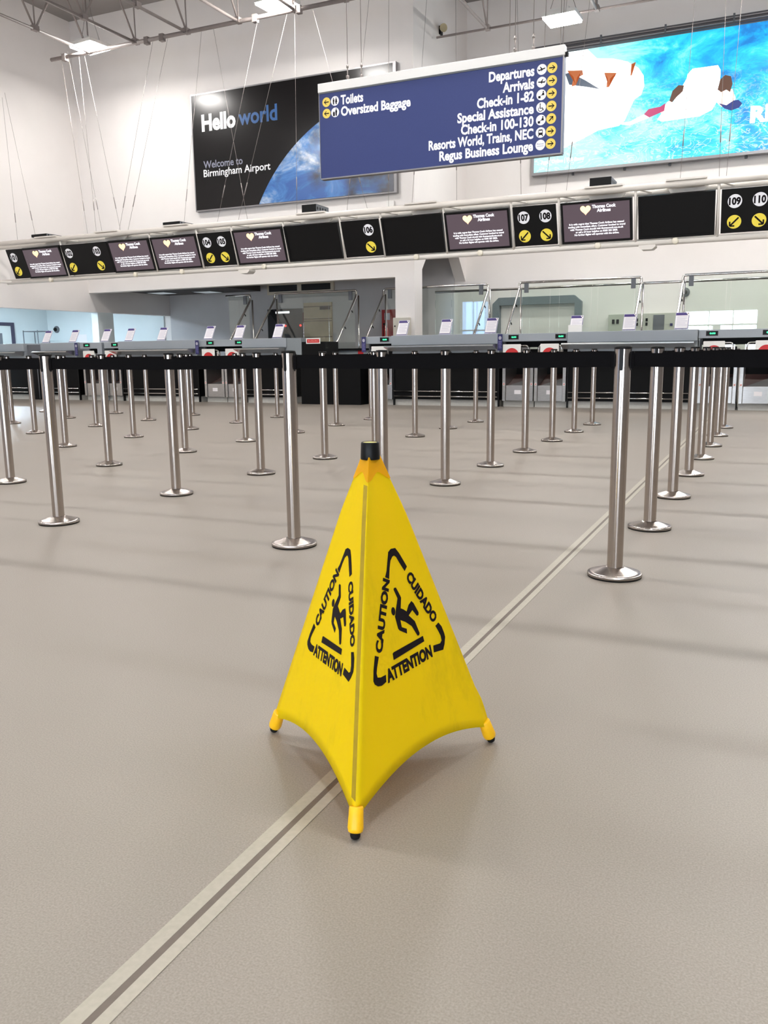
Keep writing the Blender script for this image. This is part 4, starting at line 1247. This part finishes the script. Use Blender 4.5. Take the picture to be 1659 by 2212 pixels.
rowsR = [('Departures', -3.245, 'plane_up', 'r'), ('Arrivals', -3.08, 'plane_dn', 'r'), ('Check-in 1-82', -3.385, 'desk', 'r'), ('Special Assistance', -3.625, 'chair', 'r'),
         ('Check-in 100-130', -3.58, 'desk', 'u'), ('Resorts World, Trains, NEC', -3.985, 'bus', 'r'), ('Regus Business Lounge', -3.85, 'logo', 'r')]
def arrow_h(m, cx, cy, r, ang, fr, d):
    c, s = math.cos(ang), math.sin(ang)
    R = lambda p: (cx + p[0] * c - p[1] * s, cy + p[0] * s + p[1] * c)
    t = 0.11 * r
    m.prism([R(p) for p in ((-0.62 * r, -t), (0.55 * r, -t), (0.55 * r, t), (-0.62 * r, t))], fr, d, d)
    m.prism([R(p) for p in ((0.62 * r, 0), (0.08 * r, 0.5 * r), (-0.02 * r, 0.4 * r), (0.40 * r, 0))], fr, d + 0.0005, d + 0.0005)
    m.prism([R(p) for p in ((0.62 * r, 0), (0.40 * r, 0), (-0.02 * r, -0.4 * r), (0.08 * r, -0.5 * r))], fr, d + 0.001, d + 0.001)
def person(m, cx, cy, k, fr, d):
    m.disc(cx, cy + 0.026 * k, 0.006 * k, fr, d, 12)
    m.prism([(cx - 0.009 * k, cy + 0.018 * k), (cx + 0.009 * k, cy + 0.018 * k), (cx + 0.009 * k, cy - 0.006 * k), (cx + 0.006 * k, cy - 0.006 * k), (cx + 0.006 * k, cy - 0.034 * k), (cx - 0.006 * k, cy - 0.034 * k), (cx - 0.006 * k, cy - 0.006 * k), (cx - 0.009 * k, cy - 0.006 * k)], fr, d, d)
def plane(m, cx, cy, a, fr, d, sx=1):
    c, s = math.cos(a), math.sin(a)
    R = lambda p: (cx + sx * (p[0] * c - p[1] * s), cy + p[0] * s + p[1] * c)
    def P(pts):
        q = [R(p) for p in pts]
        m.prism(q if sx > 0 else q[::-1], fr, d, d)
    P([(-0.042, 0.0), (-0.034, -0.006), (0.034, -0.006), (0.043, 0.0), (0.034, 0.006), (-0.036, 0.006)])
    P([(0.010, 0.004), (-0.006, 0.004), (-0.016, 0.032), (-0.008, 0.032)])
    P([(-0.030, 0.004), (-0.040, 0.004), (-0.046, 0.018), (-0.040, 0.018)])
    P([(0.012, -0.004), (-0.004, -0.004), (-0.010, -0.016), (-0.004, -0.016)])
def icon(kind, cx, cy, r, fr):
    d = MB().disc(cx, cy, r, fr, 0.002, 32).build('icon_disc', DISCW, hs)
    m = MB(); dd = 0.003
    if kind == 'plane_up': plane(m, cx, cy, 0.25, fr, dd)
    elif kind == 'plane_dn': plane(m, cx, cy, 0.1, fr, dd, -1)
    elif kind == 'desk':
        m.prism(rect(cx - 0.034, cx - 0.008, cy - 0.034, cy - 0.010), fr, dd, dd)
        m.prism([(cx - 0.010, cy - 0.012), (cx + 0.006, cy - 0.004), (cx + 0.010, cy + 0.004), (cx - 0.004, cy - 0.002)], fr, dd, dd)
        m.disc(cx + 0.022, cy + 0.030, 0.008, fr, dd, 12)
        m.prism([(cx + 0.012, cy + 0.020), (cx + 0.030, cy + 0.020), (cx + 0.034, cy - 0.006), (cx + 0.006, cy - 0.006)], fr, dd, dd)
    elif kind == 'chair':
        m.disc(cx - 0.010, cy + 0.036, 0.007, fr, dd, 12)
        m.prism(rect(cx - 0.015, cx - 0.006, cy - 0.006, cy + 0.028), fr, dd, dd)
        m.prism(rect(cx - 0.015, cx + 0.016, cy - 0.012, cy - 0.004), fr, dd, dd)
        m.prism([(cx + 0.012, cy - 0.006), (cx + 0.020, cy - 0.006), (cx + 0.032, cy - 0.030), (cx + 0.024, cy - 0.032)], fr, dd, dd)
        n = 20
        for i in range(n):
            a0, a1 = PI * 0.75 + 1.45 * PI * i / n, PI * 0.75 + 1.45 * PI * (i + 1) / n
            m.prism([(cx - 0.006 + q * math.cos(a), cy - 0.016 + q * math.sin(a)) for q, a in ((0.027, a0), (0.027, a1), (0.021, a1), (0.021, a0))], fr, dd, dd)
    elif kind == 'bus':
        m.prism(rrect(cx - 0.024, cx + 0.024, cy - 0.026, cy + 0.032, 0.010), fr, dd, dd)
        m.prism([(cx - 0.024, cy - 0.024), (cx - 0.012, cy - 0.024), (cx - 0.022, cy - 0.042), (cx - 0.030, cy - 0.042)], fr, dd, dd)
        m.prism([(cx + 0.012, cy - 0.024), (cx + 0.024, cy - 0.024), (cx + 0.030, cy - 0.042), (cx + 0.022, cy - 0.042)], fr, dd, dd)
        MB().prism(rect(cx - 0.018, cx + 0.018, cy - 0.002, cy + 0.020), fr, dd + 0.001, dd + 0.001).build('icon_window', DISCW, d)
    elif kind == 'toilet':
        person(m, cx - 0.018, cy, 1.15, fr, dd); person(m, cx + 0.018, cy, 1.15, fr, dd)
        m.prism([(cx + 0.012, cy + 0.012), (cx + 0.024, cy + 0.012), (cx + 0.034, cy - 0.016), (cx + 0.002, cy - 0.016)], fr, dd + 0.0005, dd + 0.0005)
    elif kind == 'bag':
        person(m, cx + 0.016, cy + 0.002, 1.3, fr, dd)
        m.prism(rect(cx - 0.030, cx - 0.004, cy - 0.042, cy + 0.004), fr, dd, dd)
        m.prism(rect(cx - 0.022, cx - 0.012, cy + 0.004, cy + 0.012), fr, dd, dd)
    elif kind == 'logo':
        m.text('Regus', cx, cy + 0.004, 0.016, fr, dd, width=0.075, align='C')
        m.prism(rect(cx - 0.038, cx + 0.038, cy - 0.016, cy - 0.010), fr, dd, dd)
    m.build('icon_symbol', GPRINT if kind == 'logo' else BPRINT, d)
for i, (s, xl, ic, ar) in enumerate(rowsR):
    zc = 4.04 - 0.1317 * i
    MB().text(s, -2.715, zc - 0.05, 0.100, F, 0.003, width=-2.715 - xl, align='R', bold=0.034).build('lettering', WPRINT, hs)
    icon(ic, -2.632, zc, 0.056, F)
    d = MB().disc(-2.515, zc + 0.002, 0.056, F, 0.002, 32).build('arrow_disc', SIGNY, hs)
    m = MB(); arrow_h(m, -2.515, zc + 0.002, 0.056, 0 if ar == 'r' else PI / 4, F, 0.003); m.build('arrow', BPRINT, d)
for s, xr, z, ic in (('Toilets', -4.842, 4.037, 'toilet'), ('Oversized Baggage', -4.215, 3.905, 'bag')):
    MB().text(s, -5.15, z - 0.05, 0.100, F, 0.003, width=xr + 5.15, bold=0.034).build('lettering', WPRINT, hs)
    icon(ic, -5.232, z, 0.056, F)
    d = MB().disc(-5.352, z, 0.056, F, 0.002, 32).build('arrow_disc', SIGNY, hs)
    m = MB(); arrow_h(m, -5.352, z, 0.056, PI, F, 0.003); m.build('arrow', BPRINT, d)
for x, y in ((-5.06, YH + 0.02), (-4.89, YH + 0.06), (-2.95, YH + 0.02), (-2.75, YH + 0.06)):
    m = MB().tube([(x, y, HZ1), (x, y, HZ1 + 0.18)], 0.008, 6).tube([(x, y, HZ1 + 0.02), (x, y, HZ1 + 0.05)], 0.02, 8).tube([(x, y, HZ1 + 0.14), (x, y, HZ1 + 0.165)], 0.016, 8)
    m.build('turnbuckle', WIRE, hs)
    MB().tube([(x, y, HZ1 + 0.18), (x, y, ZC)], 0.004, 5).build('suspension_wire', WIRE, hs)
for x, x2 in ((-3.02, -3.0), (-2.62, -2.5), (-2.44, -2.43), (-2.41, -2.40)):
    MB().tube([(x, YH + 0.04, HZ1), (x2, YH + 0.04, ZC)], 0.004, 5).build('suspension_wire', WIRE, hs)
MB().box(HX1 + 0.018, HX1 + 0.05, YH + 0.02, YH + 0.07, HZ1 - 0.11, HZ1 - 0.07).build('corner_knob', BLACK, hs)

# ------------------------------------------------------------------ dark "Hello world" poster
po = thing('poster_board', 'large black poster reading Hello world with a blue planet, on the nearer wall', 'poster', (-10.6, YP, 5.7))
PX0, PX1, PZ0, PZ1 = -13.27, -7.89, 4.41, 7.075
MB().box(PX0, PX1, YP - 0.10, YP - 0.003, PZ0, PZ1).build('frame', FRAMEG, po)
F = front(0, YP - 0.10, 0)
MB().prism(rect(PX0 + 0.03, PX1 - 0.07, PZ0 + 0.03, PZ1 - 0.03), F, 0.0, 0.004).build('print', POSTER, po)
ecx, ecz, er = -7.913, 2.5125, 4.019
pl = []
a0 = math.acos((-11.45 - ecx) / er); 
x_end = PX1 - 0.075
zmin = PZ0 + 0.035
for i in range(61):
    x = ecx - math.sqrt(er ** 2 - (zmin - ecz) ** 2) + (x_end - (ecx - math.sqrt(er ** 2 - (zmin - ecz) ** 2))) * i / 60
    pl.append((x, ecz + math.sqrt(max(0, er ** 2 - (x - ecx) ** 2))))
pl = [(x, min(z, PZ1 - 0.035)) for x, z in pl]
MB().prism([pl[0]] + [(x_end, zmin)] + pl[::-1][:-1], F, 0.006, 0.006).build('planet_print', EARTH, po)
MB().text('Hello', -12.97, 6.235, 0.34, F, 0.007, width=0.97, bold=0.045).build('lettering_white', PWHITE, po)
MB().text('world', -11.92, 6.25, 0.33, F, 0.007, width=1.06, bold=0.025).build('lettering_blue', PBLUE, po)
MB().text('Welcome to', -12.97, 5.385, 0.16, F, 0.007, width=1.12, bold=0.015).build('lettering_grey', PGREY, po)
MB().text('Birmingham Airport', -12.98, 5.19, 0.16, F, 0.007, width=1.89, bold=0.015).build('lettering_white', PWHITE, po)
t = thing('wall_box', 'small pale box on the wall right below the dark poster', 'box', (-7.9, YP, 4.1))
MB().box(-8.16, -7.98, YP - 0.06, YP - 0.003, 3.98, 4.26, 0.01).build('body', WHITE, t)
MB().box(-8.05, -8.01, YP - 0.066, YP - 0.06, 3.99, 4.03).build('mark', GREYD, t)

# ------------------------------------------------------------------ bright pool lightbox
lb = thing('lightbox', 'huge lit billboard with a turquoise pool picture on the rear wall at right', 'billboard', (-2, YB, 6.5))
LX0, LX1, LZ0, LZ1 = -5.78, 3.6, 5.12, 7.78
MB().box(LX0, LX1, YB - 0.22, YB - 0.003, LZ0, LZ1).build('frame', FRAMEG, lb)
MB().box(LX0, LX1, YB - 0.30, YB - 0.003, LZ1, LZ1 + 0.17).build('top_channel', mat('dark_channel', (92, 90, 94), 0.5), lb)
MB().tube([(LX0, YB - 0.32, LZ1 + 0.12), (LX1, YB - 0.32, LZ1 + 0.12)], 0.02, 8).tube([(LX0, YB - 0.32, LZ1 + 0.05), (LX1, YB - 0.32, LZ1 + 0.05)], 0.02, 8).build('tension_rod', FRAMEG, lb)
for x in (-4.2, -2.8, -1.4, 0.0):
    MB().box(x - 0.02, x + 0.02, YB - 0.34, YB - 0.30, LZ1 + 0.02, LZ1 + 0.2).build('clip', GREYD, lb)
for x in (-4.8, -3.6, -2.6, -1.0):
    MB().tube([(x, YB - 0.1, LZ0), (x, YB - 0.1, LZ0 - 0.06)], 0.03, 8).build('lower_catch', GREYD, lb)
F = front(0, YB - 0.22, 0)
MB().prism(rect(LX0 + 0.06, LX1 - 0.06, LZ0 + 0.06, LZ1 - 0.02), F, 0.0, 0.003).build('pool_picture', WATER, lb)
def pic(name, pts, m, d): MB().prism(pts, F, d, d).build(name, m, lb)
fl = [(-5.70, 5.75), (-5.70, LZ1 - 0.03)]
import itertools
float_shape = [(-5.71, 5.62), (-5.2, 5.60), (-4.7, 5.78), (-4.2, 5.98), (-3.75, 6.02), (-3.62, 6.12), (-3.52, 6.35), (-3.42, 6.55), (-3.28, 6.62), (-3.22, 6.80), (-3.24, 7.02), (-3.36, 7.20), (-3.62, 7.37), (-3.95, 7.48), (-4.30, 7.53), (-4.45, 7.60), (-4.50, 7.70), (-4.52, LZ1 - 0.025), (-5.71, LZ1 - 0.025)]
pic('float_print', float_shape[::-1], PICW, 0.006)
pic('deck_print', [(-5.02, 7.30), (-4.92, 7.05), (-4.55, 6.96), (-4.20, 6.86), (-4.55, 7.10), (-4.72, 7.20), (-4.85, 7.32)], PICD, 0.008)
pic('bench_print', [(-4.97, 7.36), (-4.62, 7.32), (-4.60, 7.22), (-4.74, 7.18), (-4.76, 7.02), (-4.86, 7.0), (-4.82, 7.2)], WOODR, 0.010)
pic('bench_print', [(-4.12, 7.20), (-3.84, 7.16), (-3.88, 7.08), (-3.98, 7.06), (-4.0, 6.88), (-4.06, 6.88), (-4.04, 7.08)], WOODR, 0.010)
pic('bench_print', [(-3.52, 7.30), (-3.42, 7.33), (-3.50, 7.26), (-3.50, 7.06), (-3.53, 7.06)], WOODR, 0.010)
pic('mat_print', [(-2.90, 6.06), (-2.80, 6.0), (-2.0, 6.02), (-1.75, 6.12), (-1.62, 6.35), (-1.66, 6.60), (-1.62, 6.92), (-1.68, 7.02), (-2.20, 7.02), (-2.30, 6.92), (-2.34, 6.62), (-2.52, 6.42), (-2.78, 6.22)], PICW, 0.006)
pic('swimmer_head_print', [(-2.66, 6.42), (-2.60, 6.62), (-2.48, 6.72), (-2.36, 6.70), (-2.38, 6.58), (-2.50, 6.48), (-2.60, 6.38)], PICH, 0.008)
pic('swimmer_arm_print', [(-2.70, 6.40), (-2.56, 6.46), (-2.62, 6.30), (-2.76, 6.16), (-2.86, 6.20)], PICS, 0.007)
pic('swim_trunks_print', [(-3.20, 6.20), (-3.10, 6.30), (-2.85, 6.32), (-2.74, 6.38), (-2.76, 6.22), (-2.95, 6.16), (-3.08, 6.12)], PICM, 0.009)
pic('swimmer_leg_print', [(-3.20, 6.20), (-3.08, 6.12), (-3.5, 6.0), (-3.85, 6.08), (-3.5, 6.08)], PICW, 0.007)
pic('swimmer_head_print', [(-1.66, 6.52), (-1.62, 6.72), (-1.52, 6.80), (-1.40, 6.76), (-1.36, 6.60), (-1.40, 6.44), (-1.48, 6.50), (-1.58, 6.46)], PICH, 0.008)
pic('swimmer_body_print', [(-1.70, 6.48), (-1.36, 6.50), (-1.28, 6.30), (-1.34, 6.14), (-1.56, 6.16), (-1.68, 6.28)], PICS, 0.007)
pic('swimsuit_print', [(-1.62, 6.24), (-1.50, 6.12), (-1.36, 6.06), (-1.20, 6.10), (-1.14, 6.18), (-1.22, 6.26), (-1.32, 6.26), (-1.46, 6.18), (-1.56, 6.22)], PICN, 0.009)
MB().text('RE', -0.965, 5.775, 0.30, F, 0.009, width=0.54, bold=0.05).build('lettering', PICW, lb)
MB().text('App | Online | TUI Store', -5.55, 5.36, 0.075, F, 0.009, width=1.02, bold=0.02).build('small_lettering', PICW, lb)
